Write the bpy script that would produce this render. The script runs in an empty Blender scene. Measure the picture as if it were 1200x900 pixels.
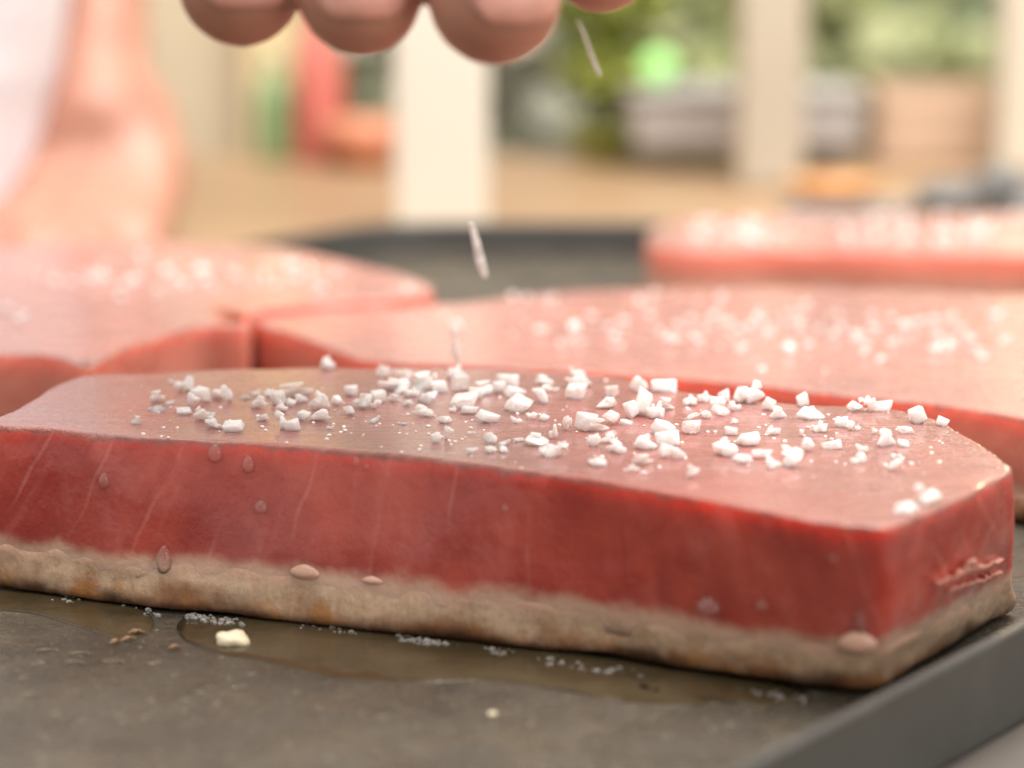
import bpy, bmesh, math, random
from mathutils import Vector, Matrix, noise
from mathutils.bvhtree import BVHTree
from mathutils.geometry import delaunay_2d_cdt
from math import sin, cos, tan, atan, radians, pi

S = bpy.context.scene
C = S.collection
rnd = random.Random(7)

# ------------------------------------------------------------------ camera
F_PX, PITCH, CAM_H = 2706.0, radians(12.0), 0.135      # focal length in pixels of a 1200 x 900 picture
cam = bpy.data.cameras.new('camera')
co = bpy.data.objects.new('camera', cam); C.objects.link(co)
co.location = (0, 0, CAM_H); co.rotation_euler = (radians(90) - PITCH, 0, 0)
cam.sensor_width = 36; cam.lens = 36 * F_PX / 1200
cam.clip_start = 0.01; cam.clip_end = 200
cam.dof.use_dof = True; cam.dof.focus_distance = 0.447; cam.dof.aperture_fstop = 6.9
S.camera = co

# ------------------------------------------------------------------ world, lamps, exposure
w = bpy.data.worlds.new('World'); S.world = w; w.use_nodes = True
w.node_tree.nodes['Background'].inputs[0].default_value = (1.0, 0.955, 0.89, 1)
w.node_tree.nodes['Background'].inputs[1].default_value = 0.62

def area(name, loc, target, sx, sy, power, col):
    l = bpy.data.lights.new(name, 'AREA'); l.shape = 'RECTANGLE'; l.size = sx; l.size_y = sy
    l.energy = power; l.color = col
    o = bpy.data.objects.new(name, l); C.objects.link(o); o.location = loc
    o.rotation_euler = (Vector(target) - Vector(loc)).to_track_quat('-Z', 'Y').to_euler()
    return o
area('window_light', (-0.12, 0.62, 1.5), (0.0, 0.42, 0.0), 1.2, 0.9, 17.5, (1.0, 0.94, 0.86))
area('side_fill', (0.85, -0.45, 0.62), (0.03, 0.42, 0.02), 0.5, 0.7, 4.2, (1.0, 0.95, 0.88))  # added fill from behind the camera for steak sides and drop highlights
area('kitchen_lamp', (0.425, 1.60, 0.36), (0.10, 0.45, 0.03), 0.07, 0.05, 0.75, (1.0, 0.78, 0.42))
area('room_light', (0.3, 0.66, 1.6), (0.1, 1.8, -0.2), 1.2, 1.2, 42, (1.0, 0.95, 0.88))

S.view_settings.view_transform = 'Standard'; S.view_settings.look = 'None'
S.view_settings.exposure = 0.3; S.view_settings.gamma = 1.0
S.render.engine = 'CYCLES'
cy = S.cycles
cy.use_denoising = True
cy.max_bounces = 10; cy.transmission_bounces = 8; cy.glossy_bounces = 4; cy.diffuse_bounces = 4
cy.sample_clamp_indirect = 6.0; cy.caustics_refractive = True; cy.caustics_reflective = False

# ------------------------------------------------------------------ photo measurements -> places in the scene
def plane(x, y, z):
    """the point of the level z that was measured at x, y in the 1200 x 900 photograph"""
    s = tan(PITCH + atan((y - 450) / F_PX))
    Y = (CAM_H - z) / s
    ax = Y * cos(PITCH) + (CAM_H - z) * sin(PITCH)
    # exact across the picture: horizontal offset scales with the axial distance
    return Vector(((x - 600) / F_PX * ax, Y, z))
def depth(x, y, Y):
    s = tan(PITCH + atan((y - 450) / F_PX)); z = CAM_H - Y * s
    ax = Y * cos(PITCH) + (CAM_H - z) * sin(PITCH)
    return Vector(((x - 600) / F_PX * ax, Y, z))
def ray(x, y):
    d = Vector((x - 600, 0, 0)) + Vector((0, cos(PITCH), -sin(PITCH))) * F_PX + Vector((0, sin(PITCH), cos(PITCH))) * (450 - y)
    return Vector((0, 0, CAM_H)), d.normalized()

# ------------------------------------------------------------------ object helpers
def tag(o, label=None, cat=None, group=None, kind=None):
    if label: o['label'] = label
    if cat: o['category'] = cat
    if group: o['group'] = group
    if kind: o['kind'] = kind
    return o
def empty(name, loc, label, cat, group=None):
    o = bpy.data.objects.new(name, None); C.objects.link(o); o.location = loc
    o.empty_display_size = 0.02
    return tag(o, label, cat, group)
def link(name, me, mat=None, parent=None, loc=None):
    o = bpy.data.objects.new(name, me); C.objects.link(o)
    if mat is not None and len(me.materials) == 0: me.materials.append(mat)
    if parent is not None: o.parent = parent
    if loc is not None: o.location = loc
    return o
def from_bm(name, bm, mat, parent=None, loc=(0, 0, 0), smooth=True, origin=None):
    """bm is in world coordinates; origin = where the object's origin goes (a parent's location when parented)"""
    if parent is not None: origin = parent.location
    if origin is not None: bmesh.ops.translate(bm, verts=bm.verts, vec=-Vector(origin))
    me = bpy.data.meshes.new(name); bm.to_mesh(me); bm.free()
    if smooth:
        for p in me.polygons: p.use_smooth = True
    return link(name, me, mat, parent, None if parent is not None else (origin if origin is not None else loc))
def box(bm, x0, x1, y0, y1, z0, z1, bev=0.0):
    r = bmesh.ops.create_cube(bm, size=1.0)
    for v in r['verts']:
        v.co = Vector(((x0 + x1) / 2 + v.co.x * (x1 - x0), (y0 + y1) / 2 + v.co.y * (y1 - y0), (z0 + z1) / 2 + v.co.z * (z1 - z0)))
    if bev:
        es = list({e for v in r['verts'] for e in v.link_edges})
        bmesh.ops.bevel(bm, geom=es, offset=bev, segments=2, affect='EDGES', profile=0.6)
def lathe(bm, c, prof, n=28):
    """prof: (radius, height) from the bottom up, closed at both ends"""
    rings = []
    for r, h in prof:
        rings.append([bm.verts.new((c[0] + r * cos(2 * pi * k / n), c[1] + r * sin(2 * pi * k / n), c[2] + h)) for k in range(n)])
    for a, b in zip(rings, rings[1:]):
        for k in range(n): bm.faces.new((a[k], a[(k + 1) % n], b[(k + 1) % n], b[k]))
    bm.faces.new(rings[0][::-1]); bm.faces.new(rings[-1])
def tube(bm, pts, rads, n=14, flat=1.0):
    """closed tube with rounded ends through the points"""
    P, R = [], []
    pts = [Vector(p) for p in pts]
    for i in range(len(pts) - 1):
        m = 5
        for k in range(m):
            t = k / m
            p0, p1, p2, p3 = pts[max(i - 1, 0)], pts[i], pts[i + 1], pts[min(i + 2, len(pts) - 1)]
            P.append(0.5 * ((2 * p1) + (p2 - p0) * t + (2 * p0 - 5 * p1 + 4 * p2 - p3) * t * t + (3 * p1 - p0 - 3 * p2 + p3) * t ** 3))
            R.append(rads[i] * (1 - t) + rads[i + 1] * t)
    P.append(pts[-1]); R.append(rads[-1])
    d0 = (P[0] - P[1]).normalized(); d1 = (P[-1] - P[-2]).normalized()
    pre = [(P[0] + d0 * R[0] * sin(a), R[0] * cos(a)) for a in (1.45, 1.1, 0.7, 0.35)]
    post = [(P[-1] + d1 * R[-1] * sin(a), R[-1] * cos(a)) for a in (0.35, 0.7, 1.1, 1.45)]
    L = pre + list(zip(P, R)) + post
    rings = []
    ref = Vector((1, 0, 0))
    for i, (p, r) in enumerate(L):
        d = (L[min(i + 1, len(L) - 1)][0] - L[max(i - 1, 0)][0]).normalized()
        u = (ref - d * ref.dot(d))
        if u.length < 1e-3: u = Vector((0, 1, 0)) - d * d.y
        u.normalize(); v = d.cross(u)
        rings.append([bm.verts.new(p + u * (r * cos(2 * pi * k / n)) + v * (r * flat * sin(2 * pi * k / n))) for k in range(n)])
    for a, b in zip(rings, rings[1:]):
        for k in range(n): bm.faces.new((a[k], a[(k + 1) % n], b[(k + 1) % n], b[k]))
    bm.faces.new(rings[0][::-1]); bm.faces.new(rings[-1])
def remeshed(bm, voxel, smooth=3):
    """union of the closed shapes in bm as one continuous skin"""
    bmesh.ops.recalc_face_normals(bm, faces=bm.faces)
    me = bpy.data.meshes.new('tmp'); bm.to_mesh(me); bm.free()
    o = bpy.data.objects.new('tmp', me); C.objects.link(o)
    m = o.modifiers.new('r', 'REMESH'); m.mode = 'VOXEL'; m.voxel_size = voxel; m.adaptivity = 0
    if smooth:
        s = o.modifiers.new('s', 'SMOOTH'); s.factor = 0.5; s.iterations = smooth
    dg = bpy.context.evaluated_depsgraph_get()
    out = bpy.data.meshes.new_from_object(o.evaluated_get(dg))
    bpy.data.objects.remove(o)
    b = bmesh.new(); b.from_mesh(out); bpy.data.meshes.remove(out)
    return b

# ------------------------------------------------------------------ materials
class NT:
    def __init__(self, name):
        self.m = bpy.data.materials.new(name); self.m.use_nodes = True
        self.t = self.m.node_tree; self.b = self.t.nodes['Principled BSDF']
    def n(self, typ, **kw):
        x = self.t.nodes.new(typ)
        for k, v in kw.items(): setattr(x, k, v)
        return x
    def put(self, sock, v):
        if isinstance(v, bpy.types.NodeSocket): self.t.links.new(v, sock)
        elif isinstance(v, (tuple, list)) and len(v) == 3 and sock.type == 'RGBA': sock.default_value = (*v, 1)
        else: sock.default_value = v
    def set(self, **kw):
        for k, v in kw.items(): self.put(self.b.inputs[k.replace('_', ' ')], v)
        return self
    def math(self, op, a, b=0.0, clamp=False):
        x = self.n('ShaderNodeMath', operation=op); x.use_clamp = clamp
        self.put(x.inputs[0], a); self.put(x.inputs[1], b); return x.outputs[0]
    def mix(self, f, a, b):
        x = self.n('ShaderNodeMix', data_type='RGBA')
        self.put(x.inputs[0], f); self.put(x.inputs[6], a); self.put(x.inputs[7], b); return x.outputs[2]
    def ramp(self, v, lo, hi, a=0.0, b=1.0, smooth=True):
        x = self.n('ShaderNodeMapRange'); x.clamp = True
        if smooth: x.interpolation_type = 'SMOOTHSTEP'
        for i, q in enumerate((v, lo, hi, a, b)): self.put(x.inputs[i], q)
        return x.outputs[0]
    def pos(self): return self.n('ShaderNodeNewGeometry').outputs['Position']
    def normal(self): return self.n('ShaderNodeNewGeometry').outputs['Normal']
    def xyz(self, v):
        x = self.n('ShaderNodeSeparateXYZ'); self.put(x.inputs[0], v); return x.outputs
    def scaled(self, v, s, rot=(0, 0, 0)):
        x = self.n('ShaderNodeMapping'); self.put(x.inputs['Vector'], v); x.inputs['Scale'].default_value = s
        x.inputs['Rotation'].default_value = rot; return x.outputs[0]
    def noise(self, v, scale, detail=3, rough=0.55, dist=0.0):
        x = self.n('ShaderNodeTexNoise'); self.put(x.inputs['Vector'], v)
        x.inputs['Scale'].default_value = scale; x.inputs['Detail'].default_value = detail
        x.inputs['Roughness'].default_value = rough; x.inputs['Distortion'].default_value = dist
        return x.outputs[0]
    def bump(self, h, strength, dist, prev=None):
        x = self.n('ShaderNodeBump'); self.put(x.inputs['Height'], h)
        self.put(x.inputs['Strength'], strength); self.put(x.inputs['Distance'], dist)
        if prev is not None: self.put(x.inputs['Normal'], prev)
        return x.outputs[0]

def plain(name, col, rough=0.5, var=0.12, scale=40, metal=0.0, bump=0.0, **kw):
    q = NT(name); p = q.pos()
    f = q.ramp(q.noise(p, scale), 0.3, 0.7)
    c2 = tuple(max(0, c * (1 - var)) for c in col); c1 = tuple(min(1, c * (1 + var)) for c in col)
    q.set(Base_Color=q.mix(f, c2, c1), Roughness=rough, Metallic=metal, **kw)
    if bump: q.set(Normal=q.bump(q.noise(p, scale * 3), bump, 0.001))
    return q.m

def flesh_material(name, z_cook, z_top, mid_x, fade, fibre_dir=0.12, pale=0.0):
    """raw tuna: deep red, translucent, thin pale sinew lines, a drying paler film on the cut top, paler by the seared zone"""
    q = NT(name); p = q.pos(); x, y, z = q.xyz(p)[:3]
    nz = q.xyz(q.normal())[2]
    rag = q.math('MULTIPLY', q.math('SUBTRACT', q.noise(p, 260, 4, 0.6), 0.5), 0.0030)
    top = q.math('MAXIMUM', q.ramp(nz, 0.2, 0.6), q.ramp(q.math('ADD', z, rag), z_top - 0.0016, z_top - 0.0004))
    n1 = q.ramp(q.noise(p, 38, 4), 0.32, 0.68)
    deep = (0.39, 0.046, 0.034); light = (0.57, 0.095, 0.064)
    col = q.mix(n1, deep, light)
    col = q.mix(q.ramp(q.noise(p, 22, 2), 0.42, 0.66, 0.0, 0.6), col, (0.36, 0.070, 0.062))
    blot = q.ramp(q.noise(q.scaled(p, (1, 1, 0.6)), 95, 3), 0.50, 0.78)
    col = q.mix(q.math('MULTIPLY', blot, 0.45), col, (0.66, 0.21, 0.18))
    # sinew lines fan out along the length of the loin
    xc = q.math('SUBTRACT', x, mid_x)
    wob = q.math('MULTIPLY', q.math('SUBTRACT', q.noise(p, 45, 2), 0.5), 0.006)
    c = q.math('DIVIDE', q.math('ADD', xc, wob), q.math('ADD', 1.0, q.math('MULTIPLY', q.math('SUBTRACT', z_top, z), 6.7)))
    fr = q.math('FRACT', q.math('ADD', q.math('DIVIDE', c, 0.0131), 20.3))
    d = q.math('ABSOLUTE', q.math('SUBTRACT', fr, 0.5))
    v2 = q.n('ShaderNodeCombineXYZ'); q.put(v2.inputs[0], q.math('MULTIPLY', c, 330.0)); q.put(v2.inputs[1], q.math('MULTIPLY', y, 120.0)); q.put(v2.inputs[2], q.math('MULTIPLY', z, 26.0))
    streak = q.noise(v2.outputs[0], 1.0, 4, 0.6)
    col = q.mix(q.ramp(streak, 0.48, 0.84, 0.0, 0.34), col, (0.66, 0.20, 0.165))
    col = q.mix(q.ramp(streak, 0.24, 0.44, 0.45, 0.0), col, (0.27, 0.030, 0.030))
    line = q.ramp(d, 0.006, 0.045, 1.0, 0.0)
    line = q.math('MULTIPLY', line, q.ramp(q.noise(q.scaled(p, (1, 1, 1)), 70, 2), 0.40, 0.66))
    col = q.mix(q.math('MULTIPLY', line, 0.20), col, (0.80, 0.42, 0.34))
    if pale: col = q.mix(pale, col, (0.80, 0.36, 0.27))  # distance haze put into the colour of the rear steaks
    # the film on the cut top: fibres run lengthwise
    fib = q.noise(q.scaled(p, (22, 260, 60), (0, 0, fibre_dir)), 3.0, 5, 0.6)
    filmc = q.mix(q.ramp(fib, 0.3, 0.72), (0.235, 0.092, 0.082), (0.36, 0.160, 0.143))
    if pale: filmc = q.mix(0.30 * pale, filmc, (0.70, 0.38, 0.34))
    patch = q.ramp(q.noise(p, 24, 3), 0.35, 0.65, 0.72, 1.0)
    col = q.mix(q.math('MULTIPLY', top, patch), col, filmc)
    # heat has turned it pinkish beige next to the seared layer
    zz = q.math('ADD', z, q.math('MULTIPLY', q.math('SUBTRACT', q.noise(p, 110, 4), 0.5), 0.006))
    hot = q.ramp(zz, z_cook - 0.0008, z_cook + fade, 1.0, 0.0)
    col = q.mix(hot, col, (0.68, 0.42, 0.31))
    wet = q.ramp(q.noise(p, 130, 3), 0.35, 0.7, 0.18, 0.40)
    b1 = q.bump(q.noise(p, 190, 5, 0.6), 0.40, 0.0013); b1 = q.bump(streak, 0.30, 0.0007, b1)
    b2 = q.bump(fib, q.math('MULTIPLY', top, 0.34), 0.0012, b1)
    b3 = q.bump(q.noise(p, 900, 2), q.math('MULTIPLY', q.ramp(q.math('ABSOLUTE', q.math('ADD', x, 0.008)), 0.045, 0.085), q.math('MULTIPLY', top, 0.75)), 0.0009, b2)
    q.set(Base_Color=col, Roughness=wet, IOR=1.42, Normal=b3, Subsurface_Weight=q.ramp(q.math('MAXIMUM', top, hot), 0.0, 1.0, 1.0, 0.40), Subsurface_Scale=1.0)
    q.b.inputs['Subsurface Radius'].default_value = (0.0100, 0.0046, 0.0028)
    q.b.inputs['Coat Weight'].default_value = 0.6; q.b.inputs['Coat Roughness'].default_value = 0.12
    return q.m

def seared_material(name, z_cook, lift=1.0):
    q = NT(name); p = q.pos(); z = q.xyz(p)[2]
    n = q.ramp(q.noise(p, 90, 5, 0.65), 0.3, 0.7)
    col = q.mix(n, (0.44, 0.29, 0.190), (0.61, 0.435, 0.305))
    fibre = q.ramp(q.noise(q.scaled(p, (1, 1, 0.22)), 330, 4, 0.6), 0.4, 0.68)
    col = q.mix(q.math('MULTIPLY', fibre, 0.35), col, (0.62, 0.47, 0.36))
    gran = q.ramp(q.noise(p, 620, 3, 0.6), 0.42, 0.72)
    col = q.mix(q.math('MULTIPLY', gran, 0.30), col, (0.74, 0.57, 0.42))
    fl = q.ramp(q.noise(p, 300, 3, 0.6), 0.50, 0.74)
    col = q.mix(q.math('MULTIPLY', fl, 0.35), col, (0.36, 0.18, 0.09))
    zz = q.math('ADD', z, q.math('MULTIPLY', q.math('SUBTRACT', q.noise(p, 95, 4), 0.5), 0.020))
    brown = q.ramp(zz, 0.0, 0.0070, 1.0, 0.0)
    col = q.mix(q.math('MULTIPLY', brown, 0.8), col, (0.30, 0.115, 0.036))
    gold = q.math('MULTIPLY', q.ramp(q.noise(p, 170, 4, 0.6), 0.52, 0.70), q.ramp(z, 0.0072, 0.0025, 0.0, 0.75))
    col = q.mix(gold, col, (0.50, 0.22, 0.065))
    burnt = q.ramp(q.math('ADD', z, q.math('MULTIPLY', q.math('SUBTRACT', q.noise(p, 75, 3), 0.5), 0.014)), -0.0004, 0.0042, 1.0, 0.0)
    col = q.mix(q.math('MULTIPLY', burnt, 0.92), col, (0.055, 0.020, 0.008))
    zz2 = q.math('ADD', z, q.math('MULTIPLY', q.math('SUBTRACT', q.noise(p, 110, 4), 0.5), 0.006))
    pink = q.ramp(zz2, z_cook - 0.0034, z_cook + 0.0004, 0.0, 1.0)
    col = q.mix(pink, col, (0.60, 0.36, 0.265))
    b1 = q.bump(q.noise(q.scaled(p, (1, 1, 0.28)), 300, 5, 0.6), 0.45, 0.0012)
    b2 = q.bump(q.noise(p, 900, 3), 0.30, 0.0005, b1)
    q.set(Base_Color=col, Roughness=q.ramp(q.noise(p, 200), 0.3, 0.7, 0.20, 0.42), Normal=b2, Subsurface_Weight=0.6, IOR=1.4)
    q.b.inputs['Subsurface Radius'].default_value = (0.0011, 0.0007, 0.0004); q.b.inputs['Subsurface Scale'].default_value = 1.0
    return q.m

def salt_material(name='salt', lo=0.16, hi=0.74):
    q = NT(name); p = q.pos(); t = q.t
    info = q.n('ShaderNodeObjectInfo').outputs['Random']
    q.set(Base_Color=(1.0, 0.95, 0.915), Roughness=q.ramp(q.noise(p, 700, 3), 0.3, 0.7, 0.10, 0.34), IOR=1.54,
          Subsurface_Weight=1.0, Subsurface_Scale=1.0, Normal=q.bump(q.noise(p, 1500, 3), 0.2, 0.0003))
    q.b.inputs['Subsurface Radius'].default_value = (0.004, 0.0034, 0.0032)
    lw = q.n('ShaderNodeLayerWeight'); lw.inputs['Blend'].default_value = 0.45
    tr = q.n('ShaderNodeBsdfTransparent'); q.put(tr.inputs[0], (1.0, 0.97, 0.95))
    clear = q.math('MULTIPLY', q.ramp(info, 0.25, 1.0, lo, hi), q.math('SUBTRACT', 1.0, q.math('MULTIPLY', lw.outputs['Facing'], 0.8)))
    clear = q.math('MULTIPLY', clear, q.ramp(q.noise(p, 420, 3), 0.38, 0.6, 0.45, 1.0))
    m1 = q.n('ShaderNodeMixShader'); q.put(m1.inputs[0], clear)
    t.links.new(q.b.outputs[0], m1.inputs[1]); t.links.new(tr.outputs[0], m1.inputs[2])
    t.links.new(m1.outputs[0], t.nodes['Material Output'].inputs['Surface'])
    return q.m

def salt_dust_material():
    q = NT('salt_dust'); q.set(Base_Color=(1.0, 0.95, 0.92), Roughness=0.4); return q.m

def skin_material():
    q = NT('skin'); p = q.pos()
    f = q.ramp(q.noise(p, 55, 4), 0.3, 0.7)
    col = q.mix(f, (0.41, 0.195, 0.140), (0.50, 0.265, 0.195))
    b1 = q.bump(q.noise(q.scaled(p, (1, 1, 2.2)), 420, 4), 0.25, 0.0007)
    q.set(Base_Color=col, Roughness=0.46, Normal=b1, Subsurface_Weight=0.9, Subsurface_Scale=1.0)
    q.b.inputs['Subsurface Radius'].default_value = (0.0055, 0.0018, 0.001)
    return q.m

def pan_material():
    q = NT('pan_iron'); p = q.pos()
    n = q.ramp(q.noise(p, 26, 5), 0.3, 0.7)
    col = q.mix(n, (0.050, 0.044, 0.034), (0.076, 0.066, 0.050))
    smear = q.ramp(q.noise(q.scaled(p, (1, 1.0, 1)), 70, 4, 0.6, 0.6), 0.46, 0.7)
    col = q.mix(q.math('MULTIPLY', smear, 0.35), col, (0.125, 0.098, 0.066))
    spk = q.ramp(q.noise(p, 800, 2), 0.62, 0.72)
    col = q.mix(q.math('MULTIPLY', spk, 0.5), col, (0.28, 0.24, 0.19))
    h = q.bump(q.noise(p, 420, 4, 0.65), 0.8, 0.0012); h = q.bump(q.noise(p, 70, 3), 0.25, 0.0012, h)
    q.set(Base_Color=col, Roughness=q.ramp(q.noise(p, 90, 4), 0.3, 0.7, 0.20, 0.46), Normal=h, IOR=1.45)
    return q.m

def wood_material(name, a, b, rot=0.0):
    q = NT(name); p = q.pos()
    g = q.noise(q.scaled(p, (2.0, 26, 26), (0, 0, rot)), 1.6, 5, 0.6, 0.4)
    q.set(Base_Color=q.mix(q.ramp(g, 0.3, 0.7), a, b), Roughness=0.42, Normal=q.bump(g, 0.15, 0.001))
    return q.m

def leaf_material(name, a, b):
    q = NT(name); p = q.pos()
    q.set(Base_Color=q.mix(q.ramp(q.noise(p, 14, 3), 0.35, 0.65), a, b), Roughness=0.45)
    q.b.inputs['Subsurface Weight'].default_value = 0.0
    return q.m

def clear_material(name, col, rough, rim_pale, rim_col=(0.9, 0.72, 0.66)):
    """a bead of clear liquid: light passes through, a Fresnel sheen and a pale rim painted in for the bright edge"""
    q = NT(name); p = q.pos(); t = q.t
    nrm = q.bump(q.noise(p, 300, 2), 0.12, 0.0006)
    tr = q.n('ShaderNodeBsdfTransparent'); q.put(tr.inputs[0], col)
    gl = q.n('ShaderNodeBsdfGlossy'); q.put(gl.inputs['Roughness'], rough); q.put(gl.inputs['Normal'], nrm)
    q.set(Base_Color=rim_col, Roughness=0.3)
    lw = q.n('ShaderNodeLayerWeight'); lw.inputs['Blend'].default_value = 0.35
    m1 = q.n('ShaderNodeMixShader'); q.put(m1.inputs[0], q.math('MULTIPLY_ADD', lw.outputs['Facing'], rim_pale * 1.6)); m1.inputs[0].links[0].from_node.inputs[2].default_value = rim_pale * 0.35
    t.links.new(tr.outputs[0], m1.inputs[1]); t.links.new(q.b.outputs[0], m1.inputs[2])
    fr = q.n('ShaderNodeFresnel'); fr.inputs['IOR'].default_value = 1.34; q.put(fr.inputs['Normal'], nrm)
    m2 = q.n('ShaderNodeMixShader'); t.links.new(fr.outputs[0], m2.inputs[0]); t.links.new(m1.outputs[0], m2.inputs[1]); t.links.new(gl.outputs[0], m2.inputs[2])
    t.links.new(m2.outputs[0], t.nodes['Material Output'].inputs['Surface'])
    return q.m

M = {}
M['salt'] = salt_material()
M['dust'] = salt_dust_material()
M['skin'] = skin_material()
M['pan'] = pan_material()
M['rim'] = plain('pan_rim_iron', (0.062, 0.062, 0.058), 0.42, 0.12, 60, bump=0.12)
M['slab'] = plain('grey_stone', (0.115, 0.100, 0.088), 0.5, 0.15, 40, bump=0.1)
M['wood'] = wood_material('counter_wood', (0.31, 0.198, 0.112), (0.38, 0.255, 0.155))
M['drop'] = clear_material('juice_clear', (1.0, 0.97, 0.96), 0.04, 0.16, (1.0, 0.84, 0.78))
M['oil'] = clear_material('oil_clear', (0.92, 0.84, 0.68), 0.10, 0.35, (0.50, 0.45, 0.37))
M['foam'] = clear_material('foam_clear', (0.95, 0.95, 0.95), 0.06, 0.35, (0.75, 0.73, 0.70))
M['fatdrop'] = plain('congealed_juice', (0.68, 0.43, 0.33), 0.25, 0.1, 200, Subsurface_Weight=0.8)
M['fatdrop'].node_tree.nodes['Principled BSDF'].inputs['Subsurface Radius'].default_value = (0.003, 0.0015, 0.001)

# ------------------------------------------------------------------ setting: floor, wall, counter, slab
bm = bmesh.new(); box(bm, -30, 30, -10, 60, -1.02, -0.92)
tag(from_bm('floor', bm, plain('terrace_floor', (0.40, 0.36, 0.31), 0.6, 0.15, 3), smooth=False), kind='structure')
bm = bmesh.new(); box(bm, -3.0, -0.135, 1.72, 1.86, -0.92, 1.5)
tag(from_bm('wall', bm, plain('cream_plaster', (0.58, 0.48, 0.35), 0.8, 0.06, 6, bump=0.1), smooth=False, origin=(-1.2, 1.79, -0.92)), kind='structure')

Zc = -0.016                                            # counter top
cnt = empty('counter', (0.2, 0.7, -0.92), 'long pale wooden kitchen counter carrying the grey slab and the dark pan', 'counter')
bm = bmesh.new()                                       # an L-shaped top: the cook stands in the notch at its left
out = [(-0.75, 0.10), (1.5, 0.10), (1.5, 1.37), (-0.208, 1.37), (-0.208, 0.84), (-0.75, 0.84)]
lo = [bm.verts.new((x, y, Zc - 0.035)) for x, y in out]; hi = [bm.verts.new((x, y, Zc)) for x, y in out]
bm.faces.new(lo[::-1]); bm.faces.new(hi)
for k in range(6): bm.faces.new((lo[k], lo[(k + 1) % 6], hi[(k + 1) % 6], hi[k]))
bmesh.ops.bevel(bm, geom=[e for e in bm.edges], offset=0.003, segments=2, affect='EDGES')
from_bm('counter_top', bm, M['wood'], cnt, smooth=False)
bm = bmesh.new(); box(bm, -0.70, 1.45, 0.16, 0.82, -0.92, Zc - 0.035); box(bm, -0.15, 1.45, 0.821, 1.32, -0.92, Zc - 0.035)
from_bm('cabinet', bm, plain('cabinet_paint', (0.55, 0.50, 0.43), 0.5), cnt, smooth=False)

def offset_poly(poly, d):
    n = len(poly); res = []
    for i in range(n):
        a, b, c = Vector(poly[i - 1]), Vector(poly[i]), Vector(poly[(i + 1) % n])
        e1 = (b - a).normalized(); e2 = (c - b).normalized()
        n1 = Vector((e1.y, -e1.x)); n2 = Vector((e2.y, -e2.x))
        k = (n1 + n2); k = k / max(0.2, k.dot(n1)) if k.length > 1e-6 else n1
        res.append(b + k * d)
    return res
def round_poly(poly, r, seg=5):
    n = len(poly); res = []
    for i in range(n):
        a, b, c = Vector(poly[i - 1]), Vector(poly[i]), Vector(poly[(i + 1) % n])
        p, q = b + (a - b).normalized() * r, b + (c - b).normalized() * r
        for k in range(seg + 1):
            t = k / seg; res.append(p * (1 - t) ** 2 + b * 2 * t * (1 - t) + q * t * t)
    return res
PAN = [(-0.058, 0.205), (0.314, 0.66), (0.32, 0.80), (0.25, 0.872), (-0.048, 0.872), (-0.285, 0.590), (-0.285, 0.30), (-0.19, 0.205)]   # counter-clockwise
panp = round_poly(PAN, 0.022)
def prism(bm, poly, z0, z1):
    a = [bm.verts.new((p[0], p[1], z0)) for p in poly]; b = [bm.verts.new((p[0], p[1], z1)) for p in poly]
    n = len(poly); bm.faces.new(a[::-1]); bm.faces.new(b)
    for k in range(n): bm.faces.new((a[k], a[(k + 1) % n], b[(k + 1) % n], b[k]))
bm = bmesh.new(); prism(bm, round_poly(offset_poly(PAN, 0.05), 0.03), Zc + 0.0003, -0.0062)
bmesh.ops.bevel(bm, geom=[e for e in bm.edges if abs(e.verts[0].co.z - e.verts[1].co.z) < 1e-6 and e.verts[0].co.z > -0.01], offset=0.002, segments=2, affect='EDGES')
tag(from_bm('stone_slab', bm, M['slab'], smooth=False, origin=(0, 0.55, Zc)), 'grey stone slab lying between the dark pan and the wooden counter', 'slab')

# ------------------------------------------------------------------ the pan
pan = empty('griddle_pan', (0.0, 0.55, -0.006), 'dark grey low rimmed griddle pan in which the tuna steaks are searing', 'pan')
bm = bmesh.new(); prism(bm, panp, -0.006, 0.0)
from_bm('pan_base', bm, M['pan'], pan, smooth=False)
bm = bmesh.new()                                        # the wall: flared, 3 mm thick, softly rounded lip
prof = [(0.0002, -0.0058), (0.0026, -0.0058), (0.0029, -0.005), (0.0034, 0.0120), (0.0031, 0.0124), (0.0018, 0.0124), (0.0014, 0.0120), (0.0002, 0.0003)]
rings = []
for d, z in prof: rings.append([bm.verts.new((p.x, p.y, z)) for p in offset_poly(panp, d)])
n = len(panp)
for i in range(len(prof)):
    a, b = rings[i], rings[(i + 1) % len(prof)]
    for k in range(n): bm.faces.new((a[k], a[(k + 1) % n], b[(k + 1) % n], b[k]))
bmesh.ops.recalc_face_normals(bm, faces=bm.faces)
from_bm('pan_rim', bm, M['rim'], pan, smooth=False)

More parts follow.
